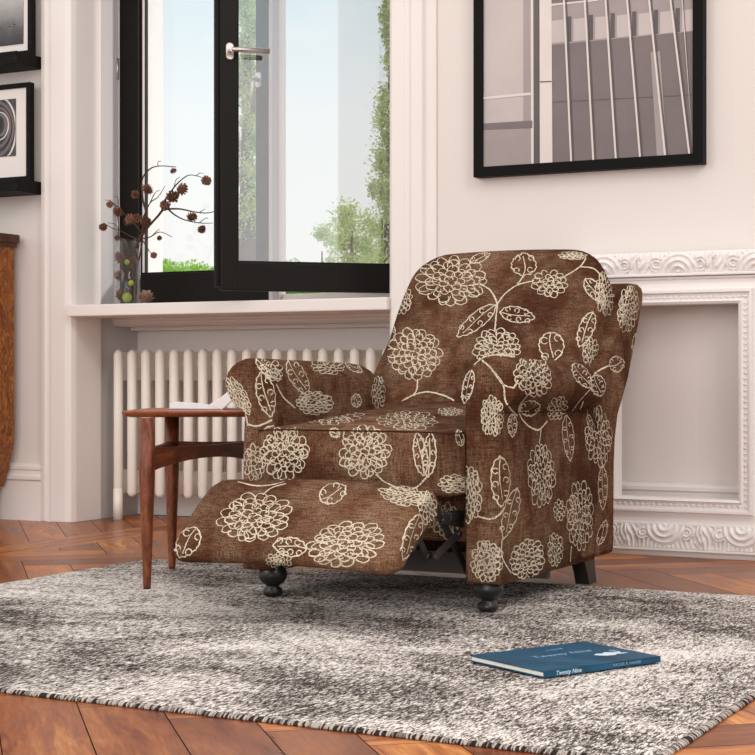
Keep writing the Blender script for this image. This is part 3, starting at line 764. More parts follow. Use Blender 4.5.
def rail(a, b):
    a, b = V(a), V(b); t = (b - a).normalized(); n = V((-t.y, t.x, 0)); Ln = (b - a).length; bm = bmesh.new(); rg = []
    for k in range(13):
        s = k / 12; arch = .030 * math.sin(PI * s) ** .8; c = a + t * Ln * s
        z0, z1 = .336 + arch - .004, .402 - .004 * math.sin(PI * s)
        rg.append([c + n * h + Z3 * z for h, z in ((-.010, z0), (.010, z0), (.010, z1), (-.010, z1))])
    loft(bm, rg, smooth=False); obj('rail', bm, 'table_rail', tb)
rail(L1, L3); rail(L1, L2); rail(L2, L3)

# open book on the table
ob = empty('open_book', (-2.78, 4.35, TZ1), 'open book with white pages lying on the side table', 'book')
sp0 = uw(-.475, 4.93)                                    # spine foot nearest the camera
bd = uw(-.10, 1).normalized(); bs = V((bd.y, -bd.x, 0))   # along the spine; across (towards the right)
if bs.dot(RV) < 0: bs = -bs
BLn = .20
def page_half(bm, prof, depth=BLn):
    loft(bm, [[sp0 + bs * x + Z3 * (TZ1 + z) for x, z in prof], [sp0 + bs * x + bd * depth + Z3 * (TZ1 + z) for x, z in prof]], smooth=False)
bm = bmesh.new(); page_half(bm, [(0, .003), (-.02, .003), (-.145, .004), (-.145, .0185), (-.13, .022), (-.08, .019), (-.03, .0125), (-.008, .008), (0, .0045)]); obj('left_pages', bm, 'paper', ob)
bm = bmesh.new(); page_half(bm, [(0, .003), (.012, .002), (.085, .070), (.112, .092), (.096, .101), (.055, .076), (.010, .036), (-.028, .0125)]); obj('right_pages', bm, 'paper', ob)
bm = bmesh.new(); page_half(bm, [(-.15, .0008), (.013, .0008), (.090, .068), (.116, .090), (.113, .092), (.087, .070), (.010, .0028), (-.15, .0028)], BLn + .003); obj('cover', bm, 'ph_mid', ob)
bm = bmesh.new()
for k in range(5):
    a = .80 + .05 * k; x1, z1 = .145 * math.cos(a), .145 * math.sin(a) * .78
    p = [sp0 + Z3 * (TZ1 + .008), sp0 + bs * x1 * .5 + Z3 * (TZ1 + z1 * .62), sp0 + bs * x1 + Z3 * (TZ1 + z1)]
    for a_, b_ in zip(p, p[1:]): bm.faces.new([bm.verts.new(q) for q in (a_, b_, b_ + bd * BLn, a_ + bd * BLn)])
obj('loose_pages', bm, 'paper', ob)

# ------------------------------------------------------------------ armchair
CHX = -2.012
ch = empty('recliner_armchair', (CHX, 4.25, .006), 'brown floral rolled arm recliner with raised footrest on the grey rug', 'armchair')
parts = {}
def arm(sign):
    """cross-section as an (x offset from chair centre, z) outline for the right arm, mirrored for the left"""
    bm = bmesh.new(); rings = []
    def section(y, ins=0, k=0.0):
        # k: 0 full roll .. 1 shrunken at the rear
        top = .652 - .012 * max(0, (y - 3.8) / .7) - k * .12; rx = .432 - k * .055
        c = (.352 , top - .066)
        pts = [(.283, .078), (.283, .30), (.283, .44), (.281, .50), (.284, .545 - k * .06)]
        for a in range(0, 15):
            th = math.radians(172 - a * 16.2)
            xr = .070 if math.cos(th) < 0 else rx - .352
            pts.append((c[0] + xr * math.cos(th) + .004, c[1] + .066 * math.sin(th) * (1 if math.sin(th) > 0 else 1.05)))
        zn = .511 - k * .03
        pts += [(.3745, zn), (.3735, zn - .012), (.376, zn - .035), (.379, .40), (.380, .25), (.379, .078)]
        cx, cz = .335, .36
        out = []
        for x, z in pts:
            dx = ins if x < cx else -ins
            out.append((x + dx, z + (ins if z < cz else -ins)))
        return [(CHX + sign * x, y, z) for x, z in out]
    rings.append(section(3.800, .010)); rings.append(section(3.802, .005)); rings.append(section(3.807, .0015)); rings.append(section(3.815))
    for y in [3.83 + .035 * q for q in range(16)]: rings.append(section(y))
    for y, k in ((4.40, .02), (4.43, .09), (4.455, .2), (4.475, .36), (4.49, .5), (4.50, .6)): rings.append(section(y, 0 if y < 4.5 else .004, k))
    loft(bm, rings)
    return bm
parts['arm_right'] = arm(1); parts['arm_left'] = arm(-1)

def seat_def(p):
    x, y, z = p
    u = (x - CHX) / .28; v = (y - 3.715) / .75
    up = max(0, (z - .30) / .16)
    crown = (1 - min(1, abs(u)) ** 2.6) * min(1, v / .55) ** .65 * .038 + .030 * v
    bulge = -.012 * (1 - min(1, abs(u)) ** 3) * (1 - min(1, v * 3)) * math.sin(PI * min(1, up))
    return (x, y + bulge, z + crown * min(1, up) ** 1.2)
parts['seat_cushion'] = rbox((CHX - .2825, 3.72, .300), (CHX + .2825, 4.52, .462), .016, 20, seat_def)

# backrest: local frame
bo_, bd_ = V((CHX, 4.448, .43)), V((0, .36, .545)).normalized(); bn_ = V((0, -bd_.z, bd_.y))   # bn_ points to the front
BH = .660
def back_def(p):
    a, b, c = p           # a across, b up, c thickness (0 back .. .16 front)
    t = b / BH
    # outline: rounded shoulders
    w = 1.0
    hw = .300 + .045 * min(1, t / .55)
    if t > .60:
        q = (t - .60) / .40; w = (1 - q ** 2.6 * .78) if q < 1 else .22
        w = max(.22, (1 - .80 * q ** 3.2))
    na = a / .33
    x = na * hw * 1.0
    # squash corners: limit height as a function of x
    ax = abs(na); top = BH * (1 - .115 * max(0, (ax - .62) / .38) ** 2.2 - .016 * ax * ax)
    bb = b * top / BH
    x *= 1 - .055 * max(0, (t - .70) / .30) ** 2
    edge = (1 - ax ** 3.0) * (math.sin(PI * min(1, max(0, t * .96 + .02))) ** .5)
    cc = c + (.030 * edge if c > .08 else 0)
    q = bo_ + V((1, 0, 0)) * x + bd_ * bb + bn_ * (cc - .10)
    return q
parts['backrest'] = rbox((-.33, 0, -.06), (.33, BH, .15), .045, 26, back_def)

# outer back shell behind the cushion
bm = bmesh.new()
prof = [(4.40, .078), (4.40, .40), (4.402, .495), (4.45, .525), (4.51, .56), (4.80, .855), (4.815, .876), (4.835, .887), (4.90, .888), (4.925, .882), (4.938, .868), (4.936, .85), (4.80, .60), (4.745, .535), (4.705, .49), (4.68, .42), (4.670, .34), (4.668, .20), (4.664, .09), (4.655, .078)]
def shellring(x, ins):
    cy_, cz_ = 4.66, .45
    return [(x, y + (ins if y < 4.60 + (z - .45) * .6 else -ins), z + (ins if z < .3 else (-ins if z > .8 else 0))) for y, z in prof]
loft(bm, [shellring(CHX - .3795 + d, i) for d, i in ((0, .016), (.003, .007), (.010, .002), (.02, 0))] + [shellring(CHX + .3795 - d, i) for d, i in ((.02, 0), (.010, .002), (.003, .007), (0, .016))])
parts['outer_back'] = bm

# footrest slab, profile in (y, z)
fp = [(3.632, .262), (3.634, .300), (3.622, .320), (3.600, .328), (3.565, .318), (3.52, .290), (3.47, .252), (3.42, .208), (3.392, .180), (3.380, .160), (3.384, .143), (3.398, .134), (3.416, .136), (3.430, .150), (3.50, .200), (3.58, .245)]
fp = [(y, z + .008) for y, z in fp]
FRX = CHX - .014
def fring(x, s, drop=0):
    cy_, cz_ = 3.515, .228
    return [(x, cy_ + (y - cy_) * s, cz_ + (z - cz_) * s - drop) for y, z in fp]
bm = bmesh.new()
rr = [(0, .80), (.004, .90), (.012, .965), (.025, .993), (.045, 1)]
rings = [fring(FRX - .310 + d, s) for d, s in rr]
for k in range(1, 14):
    x = -.265 + .53 * k / 14; rings.append([(FRX + x, y - .010 * math.cos(x / .53 * PI) * (1 if z > .2 else .3), z + .008 * math.cos(x / .53 * PI)) for _, y, z in fring(0, 1)])
rings += [fring(FRX + .310 - d, s) for d, s in rr[::-1]]
loft(bm, rings); parts['footrest'] = bm

# recessed front rail and base
parts['front_rail'] = rbox((CHX - .28, 3.86, .175), (CHX + .28, 3.95, .31), .012, 6)

# ---- cream line pattern drawn on the upholstery
def make_bvh():
    vs, fs, own = [], [], []
    for nme, b in parts.items():
        off = len(vs); b.verts.index_update(); b.normal_update()
        vs += [v.co.copy() for v in b.verts]
        for f in b.faces: fs.append([off + v.index for v in f.verts]); own.append(nme)
    return BVHTree.FromPolygons(vs, fs), own
BV, OWN = make_bvh()
strokes = {k: [] for k in parts}
def cam_shot(x, y): return EYE, ray(x, y).normalized()
def side_shot(x, y): return V((-4.0, x, y)), V((1, 0, 0))       # from the left, metres
def back_shot(x, y): return V((x, 7.0, y)), V((0, -1, 0))       # from behind
def draw(pts, w=.0046, shot=cam_shot, only=None, wob=.25):
    run, cur = [], None
    def flush():
        nonlocal run
        if len(run) >= 3: strokes[cur].append((run, w))
        run = []
    for x, y in pts:
        o, d = shot(x, y); loc, n, idx, dist = BV.ray_cast(o, d, 20)
        pt = OWN[idx] if idx is not None else None
        if pt is None or (only and pt not in only): flush(); cur = None; continue
        if n.dot(d) > 0: n = -n
        if pt != cur or (run and ((loc - run[-1][0]).length > .035 or n.dot(run[-1][1]) < .2)): flush(); cur = pt
        run.append((loc, n))
    flush()
def dense(pts, step):
    out = []
    for a, b in zip(pts, pts[1:]):
        n = max(1, int(math.hypot(b[0] - a[0], b[1] - a[1]) / step))
        out += [(a[0] + (b[0] - a[0]) * k / n, a[1] + (b[1] - a[1]) * k / n) for k in range(n)]
    out.append(pts[-1]); return out
def stem(pts, w=.0045, **k):
    st = .9 if k.get('shot', cam_shot) is cam_shot else .004
    draw(dense(catmull(pts, 8), st), w, **k)
def flower(x, y, rx, ry, rot=0, w=.0029, **kw):
    rr_ = random.Random(int(x * 13 + y * 7))
    cr, sr = math.cos(math.radians(rot)), math.sin(math.radians(rot))
    if kw.get('shot', cam_shot) is cam_shot and min(rx, ry) < 14: w *= .74 + .02 * max(0, min(rx, ry) - 5)
    big = max(rx, ry) / (1 if kw.get('shot', cam_shot) is cam_shot else .0027)
    ringsN = [(.84, 17, .185), (.64, 14, .17), (.45, 11, .16), (.26, 7, .15), (.08, 3, .13)] if big > 17 else ([(.80, 12, .23), (.52, 9, .21), (.25, 5, .19), (.05, 2, .16)] if big > 11 else [(.72, 9, .28), (.36, 5, .27), (.05, 2, .2)])
    for R, n, pr in ringsN:
        ph = rr_.random() * 6.28
        for k in range(n):
            a = ph + 2 * PI * k / n + rr_.uniform(-.12, .12); R_ = R * rr_.uniform(.92, 1.05); p_ = pr * rr_.uniform(.8, 1.2)
            pts = []; sweep = rr_.uniform(3.3, 5.2); tw = rr_.uniform(-.45, .45); st = a - sweep / 2 + tw; el = rr_.uniform(1.0, 1.35)
            for q in range(13):
                th = st + sweep * q / 12; jt = 1 + rr_.uniform(-.07, .07)
                lx = R_ + p_ * el * math.cos(th - a) * jt; ly = p_ * .95 * math.sin(th - a) * jt
                ex = lx * math.cos(a) - ly * math.sin(a); ey = lx * math.sin(a) + ly * math.cos(a)
                px, py = ex * rx, ey * ry
                pts.append((x + px * cr - py * sr, y + px * sr + py * cr))
            draw(pts, w * rr_.uniform(.8, 1.3), **kw)
def leaf(x0, y0, x1, y1, wd, curls=3, w=.0035, **kw):
    dx, dy = x1 - x0, y1 - y0; L = math.hypot(dx, dy); tx, ty = dx / L, dy / L; nx, ny = -ty, tx; h = wd / 2
    P = lambda s, t: (x0 + tx * L * s + nx * t * h, y0 + ty * L * s + ny * t * h)
    prof = [(0, 0), (.12, .62), (.32, .98), (.55, 1.0), (.78, .72), (.93, .3), (1, 0)]
    for sg in (1, -1): draw([(q[0] + .05 * h * math.sin(i * 1.3 + x0), q[1] + .05 * h * math.cos(i * 1.1 + y0)) for i, q in enumerate(catmull([P(s, sg * t) for s, t in prof], 6))], w, **kw)
    draw(catmull([P(s, .14 * math.sin(s * 5)) for s in (0, .25, .5, .72, .86)], 8), w * .85, **kw)
    for k in range(curls):
        s = .24 + .52 * k / max(1, curls - 1)
        for sg in (1, -1):
            c = P(s + (.05 if sg > 0 else -.03), sg * .56); r = min(h * .30, L * .11)
            draw([(c[0] + r * math.cos(a), c[1] + r * math.sin(a)) for a in [sg * (q / 11 * 5.2) + .5 + k for q in range(12)]], w * .8, **kw)
B = dict(only=('backrest',)); OB = dict(only=('outer_back',))
# backrest
flower(451.5, 281, 33, 24.5, **B); flower(415, 354, 26, 25, **B); flower(550, 283.6, 17, 13, **B); flower(497, 348, 23, 18, **B)
flower(605, 293, 9, 21, **B); flower(591, 353, 8, 14, **B); flower(403, 301, 9, 13, 15, **B)
leaf(496, 305, 457, 337, 15, **B); leaf(500, 312, 535, 318, 15, **B); leaf(523, 276, 525, 253, 24, 2, **B); leaf(551, 332, 552, 362, 24, 2, **B)
leaf(585, 279, 604, 302, 14, **B); leaf(593, 312, 579, 347, 14, **B); leaf(394, 326, 385, 346, 9, 2, **B)
stem([(480, 284), (490, 290), (496, 300), (497.5, 306)], **B); stem([(497, 305), (505, 294), (518, 285), (534, 281)], **B); stem([(517, 285), (524, 276)], **B)
stem([(497.5, 306), (496, 318), (495, 331)], **B); stem([(564, 277), (580, 267), (586, 258)], **B); stem([(581, 267), (594, 269), (603, 279)], **B)
stem([(414, 265), (421, 268), (427, 269)], **B); stem([(418, 379), (416, 392), (408, 398), (402, 401)], **B); stem([(405, 399), (425, 392), (445, 396), (456, 402)], **B)
flower(573, 256, 13, 4, **B); leaf(470, 262, 490, 254, 8, 2, **B)
# outer back side
flower(628, 308, 9.5, 23, 8, **OB); leaf(609, 366, 624, 362, 15, 2, **OB); stem([(594, 374), (602, 369), (610, 365)]); flower(634, 410, 6, 12, **OB); leaf(640, 330, 633, 352, 8, 2, **OB)
flower(598, 437, 13, 29, -4); leaf(602.5, 466, 602.5, 510, 9)
# left arm
leaf(288, 360, 308, 395, 16); flower(328, 366, 16, 8); leaf(256, 359, 281, 379, 11); flower(272, 371, 11, 9, 40); leaf(261, 372, 271, 417, 17); stem([(276, 384), (283, 397), (295, 408)])
flower(314, 403, 18, 11, only=('arm_left',)); flower(378.5, 392, 7, 16); leaf(357, 407, 355, 394, 10, 2); flower(238, 397, 9, 20, -28); stem([(247, 424), (258, 426), (272, 420)]); stem([(306, 394), (300, 402)])
leaf(345, 362, 362, 372, 8, 2); stem([(243, 404), (246, 414), (248, 426)])
# seat
flower(330, 415.5, 31, 9, only=('seat_cushion',)); flower(285, 452, 23, 26); flower(254.6, 463, 11, 17); flower(365.5, 451, 25, 25); stem([(376, 474), (385, 482), (397, 488)])
flower(408, 421, 28, 9); leaf(424, 476, 417, 432, 13); leaf(428, 477, 431, 432, 13); flower(454, 484, 15, 9); leaf(461, 446, 458, 430, 8, 2); stem([(398, 488), (414, 489), (427, 477)]); leaf(330, 430, 340, 436, 8, 2); flower(450, 412, 12, 4); stem([(264, 430), (268, 427), (274, 426)])
# footrest
flower(254.6, 518, 35, 23, -10); flower(345.5, 544, 37, 21, -8); leaf(307, 549, 273, 545, 18); leaf(320, 500, 346, 487, 19, 2); flower(406, 496, 25, 9, 8); flower(428, 509, 9, 17, -10); leaf(420, 514, 403, 560, 15); leaf(197, 528, 179, 557, 21, 2)
stem([(238, 482), (256, 486), (272, 485), (284, 482)]); stem([(286, 484), (272, 488), (263, 495)]); flower(275, 561, 8, 7)
# right arm roll
flower(533, 375, 17, 21, -18, only=('arm_right',)); leaf(472, 370, 464, 404, 10); stem([(479, 358), (490, 367), (503, 384), (514, 388)]); stem([(490, 367), (503, 384), (506, 402), (517, 416)]); stem([(474, 365), (485, 357), (498, 355), (514, 357)])
flower(492, 416, 11, 19); leaf(512, 414, 512, 437, 9); leaf(520, 411, 540, 405, 15, 2); stem([(530, 392), (519, 407), (523, 421), (537, 430), (547, 421)]); stem([(541, 428), (539, 444)])
flower(557, 408, 9, 12, 30); leaf(573, 364, 591, 388, 14); leaf(594, 375, 601, 396, 15); stem([(593, 386), (580, 400), (572, 411)]); stem([(583, 401), (580, 410)]); leaf(566, 415, 570, 461, 11); stem([(514, 388), (518, 380)])
# right side and front panel
flower(541, 475, 13, 31); leaf(500, 456, 501, 507, 18); leaf(517, 488, 503, 539, 14); flower(468, 494, 13, 27, only=('arm_right',)); stem([(478, 516), (489, 519), (498, 516), (504, 507)]); flower(487, 561, 15.5, 20); flower(527, 559, 16, 19, 30)
flower(555, 550, 7.5, 16); flower(580, 516, 13, 33); flower(559, 510, 6, 10); stem([(502, 538), (501, 552), (504, 562), (511, 573)]); stem([(571, 546), (570, 562)])
leaf(598, 545, 606, 520, 8, 2); flower(447, 521, 12, 17, only=('front_rail', 'arm_left', 'outer_back')); flower(283, 560, 9, 9)
# sides the room view does not face: same motifs, in metres
S = dict(shot=side_shot)
for y, z, rx, ry in ((3.95, .40, .06, .06), (4.2, .25, .065, .065), (4.45, .42, .055, .06), (4.05, .17, .05, .05), (4.42, .18, .05, .055), (4.15, .58, .06, .05)): flower(y, z, rx, ry, **S)
for a in ((4.28, .35, 4.36, .44, .04), (4.12, .33, 4.05, .42, .04), (4.3, .5, 4.4, .56, .035)): leaf(*a, **S)
S = dict(shot=back_shot)
for x, z, rx, ry in ((-2.2, .7, .07, .07), (-1.85, .75, .07, .07), (-2.05, .5, .065, .065), (-2.25, .35, .06, .06), (-1.8, .4, .065, .065), (-2.0, .22, .06, .06)): flower(x, z, rx, ry, **S)
for a in ((-2.05, .6, -2.02, .72, .05), (-1.9, .52, -1.8, .6, .05), (-2.15, .4, -2.1, .28, .05)): leaf(*a, **S)
def seam_line(pts, only=None): draw(dense(pts, 1.0), .0028, only=only)
def add_strokes():
    for nme, runs in strokes.items():
        bm = parts[nme]
        for f in bm.faces: f.material_index = 0
        for run, w in runs:
            L = []; m = len(run)
            for i, (p, n) in enumerate(run):
                t = run[min(i + 1, m - 1)][0] - run[max(i - 1, 0)][0]
                if t.length < 1e-6: continue
                s = t.normalized().cross(n)
                if s.length < 1e-6: continue
                s.normalize()
                ww = w * (1 + .45 * noise.noise(p * 260)) * .5; p = p + s * w * .28 * noise.noise(p * 210 + V((5, 5, 5)))
                L.append((bm.verts.new(p + s * ww + n * .0011), bm.verts.new(p - s * ww + n * .0011)))
            for a, b in zip(L, L[1:]):
                f = bm.faces.new((a[0], b[0], b[1], a[1])); f.material_index = 1; f.smooth = True
names = {'arm_right': 'arm', 'arm_left': 'arm'}
for b in parts.values(): bmesh.ops.recalc_face_normals(b, faces=b.faces[:])
add_strokes()
for nme, b in parts.items():
    obj(names.get(nme, nme), b, ['fabric', 'thread'], ch, recalc=False)
# piping seams
bm = bmesh.new()
pts = [(CHX - .281, 4.30, .476), (CHX - .281, 3.80, .459), (CHX - .277, 3.722, .458), (CHX - .25, 3.712, .461)] + [(CHX - .25 + .5 * k / 8, 3.711 - .001 * math.sin(PI * k / 8), .4625 ) for k in range(1, 8)] + [(CHX + .25, 3.712, .461), (CHX + .277, 3.722, .458), (CHX + .281, 3.80, .459)]
tube(bm, pts, .0024, 6); obj('piping', bm, 'seam', ch)
for sx in (-1, 1):
    bm = bmesh.new(); tube(bm, [(CHX + sx * .3742, 3.812 + .6 * k / 10, .5095 - .0006 * k) for k in range(11)], .0016, 6); obj('piping', bm, 'seam', ch)
# legs
for sx in (-1, 1):
    bm = bmesh.new()
    lathe(bm, [(.019, .0), (.025, .004), (.027, .012), (.025, .020), (.017, .026), (.018, .030), (.030, .036), (.039, .050), (.040, .060), (.035, .074), (.027, .082), (.027, .098)], (-1.682 if sx > 0 else -2.318, 3.842, .0062)); obj('leg', bm, 'leg_black', ch)
    bm = bmesh.new(); xo = CHX + sx * .352; w = .021
    loft(bm, [[(xo - w, y0_, z), (xo + w, y0_, z), (xo + w, y1_, z), (xo - w, y1_, z)] for z, y0_, y1_ in ((.0065, 4.465, 4.525), (.04, 4.450, 4.515), (.085, 4.420, 4.505), (.10, 4.415, 4.505))], smooth=False)
    obj('leg', bm, 'leg_black', ch)
# recliner linkage (both sides)
for sx in (-1, 1):
    xo = CHX + sx * .245
    mech = None
    def bar(a, b, off, w=.013, parent=None, name='link'):
        bm = bmesh.new(); a_ = V((xo + off, a[0], a[1])); b_ = V((xo + off, b[0], b[1])); t = (b_ - a_); Lh = t.length / 2; t.normalize(); n = V((0, -t.z, t.y))
        obox(bm, (a_ + b_) / 2, V((1, 0, 0)), t, n, .0028, Lh + w * .6, w, bevel=.002)
        for q in (a_, b_): tube(bm, [q - V((.007, 0, 0)), q + V((.007, 0, 0))], .008, 10)
        return obj(name, bm, 'mech', parent)
    mech = bar((3.70, .283), (3.90, .10), 0, .012, ch, 'recliner_linkage')
    bar((3.70, .283), (3.56, .19), .010, .011, mech); bar((3.61, .225), (3.68, .155), -.008, .010, mech); bar((3.68, .155), (3.82, .20), .012, .011, mech); bar((3.74, .24), (3.90, .22), .006, .011, mech)
    bm = bmesh.new(); box(bm, (xo - .012, 3.78, .235), (xo + .012, 4.40, .258), bevel=.003); obj('side_bar', bm, 'mech', mech)
bm = bmesh.new(); box(bm, (CHX - .28, 4.38, .026), (CHX + .28, 4.40, .09), bevel=.003); obj('rear_board', bm, 'rail_grey', ch)

# ------------------------------------------------------------------ vase, branch, cones on the sill
VY = 5.56; vc = ony(127, 300, VY); SZ = .8955; VX = vc.x
vs_ = empty('glass_vase', (VX, VY, SZ), 'clear glass cylinder vase holding a cone branch on the window sill', 'vase')
bm = bmesh.new(); lathe(bm, [(.054, 0), (.056, .004), (.056, .27), (.0535, .27), (.0535, .008), (.001, .008)], (VX, VY, SZ), 40); obj('glass_wall', bm, 'vase_glass', vs_)
def cone_mesh(r, seed=0):
    bm = bmesh.new(); rr_ = random.Random(seed)
    sphere(bm, (0, 0, 0), r * .5, 2, (1, 1, 1.05))
    n = 40; ga = PI * (3 - math.sqrt(5))
    for k in range(n):
        z = 1 - 2 * (k + .5) / n; a = k * ga; q = math.sqrt(1 - z * z)
        d = V((q * math.cos(a), q * math.sin(a), z * 1.05)); t = V((-math.sin(a), math.cos(a), 0)); up_ = d.cross(t).normalized()
        b = d * r * .45; tip = d * r * rr_.uniform(.95, 1.2) + V((0, 0, r * .16)); w = r * .36
        vs = [bm.verts.new(p) for p in (b - t * w * .7, b + t * w * .7, tip + t * w * .62 - d * r * .06, tip + up_ * r * .05, tip - t * w * .62 - d * r * .06, b + up_ * r * -.16)]
        for q_ in ((0, 1, 2, 3), (0, 3, 4), (0, 5, 1), (1, 5, 2), (2, 5, 3), (3, 5, 4), (4, 5, 0)): bm.faces.new([vs[i] for i in q_])
    me = bpy.data.meshes.new('pine_cone'); bmesh.ops.recalc_face_normals(bm, faces=bm.faces[:]); bm.to_mesh(me); bm.free(); return me
CM = [cone_mesh(1.0, s) for s in range(3)]
for m in CM: m.materials.append(M['cone'])
CMP = cone_mesh(1.0, 9); CMP.materials.append(M['cone_pale'])
br = empty('branch', (VX, VY, SZ + .012), 'bare brown branch with small round cones standing in the glass vase', 'branch')
def bpt(x, y, dy=0): return ony(x, y, VY + dy)
bm = bmesh.new()
def twig(pts, r0, r1, dy0=0, dy1=0):
    P = catmull(pts, 5); n = len(P)
    tube(bm, [bpt(p[0], p[1], dy0 + (dy1 - dy0) * i / (n - 1)) for i, p in enumerate(P)], [r0 + (r1 - r0) * i / (n - 1) for i in range(n)], 6)
twig([(131, 299), (134, 270), (137, 248), (141, 235)], .008, .0068)
twig([(141, 237), (149, 226), (158, 216), (163, 210), (168, 209)], .0044, .005, 0, .01)
twig([(141, 237), (146, 215), (143, 200), (142, 180), (150, 169), (160, 166), (176, 167)], .005, .0018, 0, -.03)
twig([(158, 166), (158, 162), (161, 161)], .0018, .0012, -.02, -.02)
twig([(168, 209), (180, 209), (195, 212), (207, 213), (216, 211)], .0045, .0014, .01, -.02)
twig([(168, 209), (175, 215), (185, 220), (200, 223), (213, 223)], .004, .0014, .01, .05)
twig([(200, 212), (205, 209)], .0018, .001, 0, 0); twig([(199, 223), (206, 218), (208, 219)], .0018, .001, .04, .04)
twig([(162, 210), (165, 200), (172, 190), (180, 181), (190, 175), (204, 178)], .0042, .0014, .01, -.04)
twig([(174, 188), (176, 180), (180, 177)], .002, .001, 0, 0); twig([(196, 176), (200, 173), (204, 174)], .0018, .001, -.02, -.02)
twig([(143, 218), (150, 203), (158, 197), (165, 186)], .003, .0012, 0, .03); twig([(150, 203), (155, 193), (160, 190)], .0022, .001)
twig([(141, 232), (133, 222), (125, 215), (118, 210), (110, 200)], .0035, .0014, 0, -.04); twig([(118, 210), (118, 198), (114, 197)], .002, .001, -.03, -.04); twig([(126, 215), (112, 202), (105, 200)], .002, .001, -.02, -.05)
twig([(140, 240), (130, 236), (119, 230), (112, 228), (104, 223)], .003, .0013, 0, -.05); twig([(119, 229), (115, 224), (108, 223)], .0018, .001, -.03, -.05)
twig([(141, 239), (150, 237), (160, 232), (172, 237)], .003, .0012, 0, -.02); twig([(152, 236), (158, 230), (160, 230)], .0018, .001, 0, 0)
twig([(142, 239), (146, 246), (150, 252), (154, 256)], .0024, .0012, 0, -.03)
twig([(133, 299), (129, 275), (128, 250), (124, 240), (118, 236)], .0045, .002, .015, .0); twig([(136, 299), (137, 270), (141, 250), (144, 230), (150, 222)], .004, .0025, .01, .0)
obj('twigs', bm, 'bark', br)
cones = [(148, 190, 5.5), (135, 195, 4.2), (173, 171, 2.9), (206, 180.5, 4.6), (182, 190, 5.8), (172, 197, 6), (164.5, 205, 5), (191, 217, 4.9), (202, 229, 4), (109.5, 204.5, 3.2), (118, 212.5, 5.2), (103.5, 227, 4), (130, 219, 5), (137, 218, 4.3), (145, 222, 5.4), (159.5, 238, 2.4), (153.5, 255.5, 3.3), (117, 238, 3), (127, 221, 4)]
dys = [-.01, 0, -.03, -.04, -.01, 0, .01, .01, .04, -.05, -.03, -.05, -.01, 0, 0, 0, -.03, 0, .01]
for k, ((x, y, r), dy) in enumerate(zip(cones, dys)):
    o = bpy.data.objects.new('cone', CM[k % 3]); COL.objects.link(o); o.parent = br
    o.location = bpt(x, y, dy) - br.location; s = r * 6.75 / 1650; o.scale = (s, s, s); o.rotation_euler = (random.random() * 6, random.random() * 6, 0)
inv = [(119, 258, 'brown pine cone in the vase, topmost of those inside the glass', -.018), (119, 276, 'brown pine cone in the vase, halfway up inside the glass', -.015), (119, 295, 'brown pine cone at the bottom left inside the vase', -.012), (132, 262, 'brown pine cone inside the vase beside the branch stem', .020)]
for k, (x, y, lb, dy) in enumerate(inv):
    o = bpy.data.objects.new('pine_cone', CM[k % 3]); COL.objects.link(o); p = ony(x, y, VY + dy); r = .0225
    dx, dyy = p.x - VX, p.y - VY; q = math.hypot(dx, dyy); lim = .0535 - r * 1.14
    if q > lim: p.x, p.y = VX + dx * lim / q, VY + dyy * lim / q
    o.location = p; o.scale = (r,) * 3; o.rotation_euler = (1 + k, k * 2, 0); tag(o, lb, 'pine cone', 'pine cones in the vase')
o.location.z = max(o.location.z, SZ + .04)
for (x, y, r, lb, dy) in ((127, 298, .021, 'yellow green moss ball at the bottom of the vase', -.022), (131, 283, .012, 'green moss ball halfway up inside the vase', -.03), (127, 262, .011, 'green moss ball near the rim inside the vase', -.032)):
    bm = bmesh.new(); p = ony(x, y, VY + dy); p.z = max(p.z, SZ + .009 + r); sphere(bm, p, r, 3)
    for v in bm.verts: v.co += (v.co - p) * .12 * noise.noise(v.co * 120)
    tag(obj('moss_ball', bm, 'lime', origin=p), lb, 'moss ball', 'moss balls in the vase')
p = ony(145, 297, 5.52); r = .031
o = bpy.data.objects.new('pine_cone', CMP); COL.objects.link(o); o.location = (p.x, 5.52, SZ + r * .88); o.scale = (r * 1.15, r * 1.1, r * .82); o.rotation_euler = (.2, .1, .5)
tag(o, 'pale open pine cone lying on the sill beside the vase', 'pine cone')

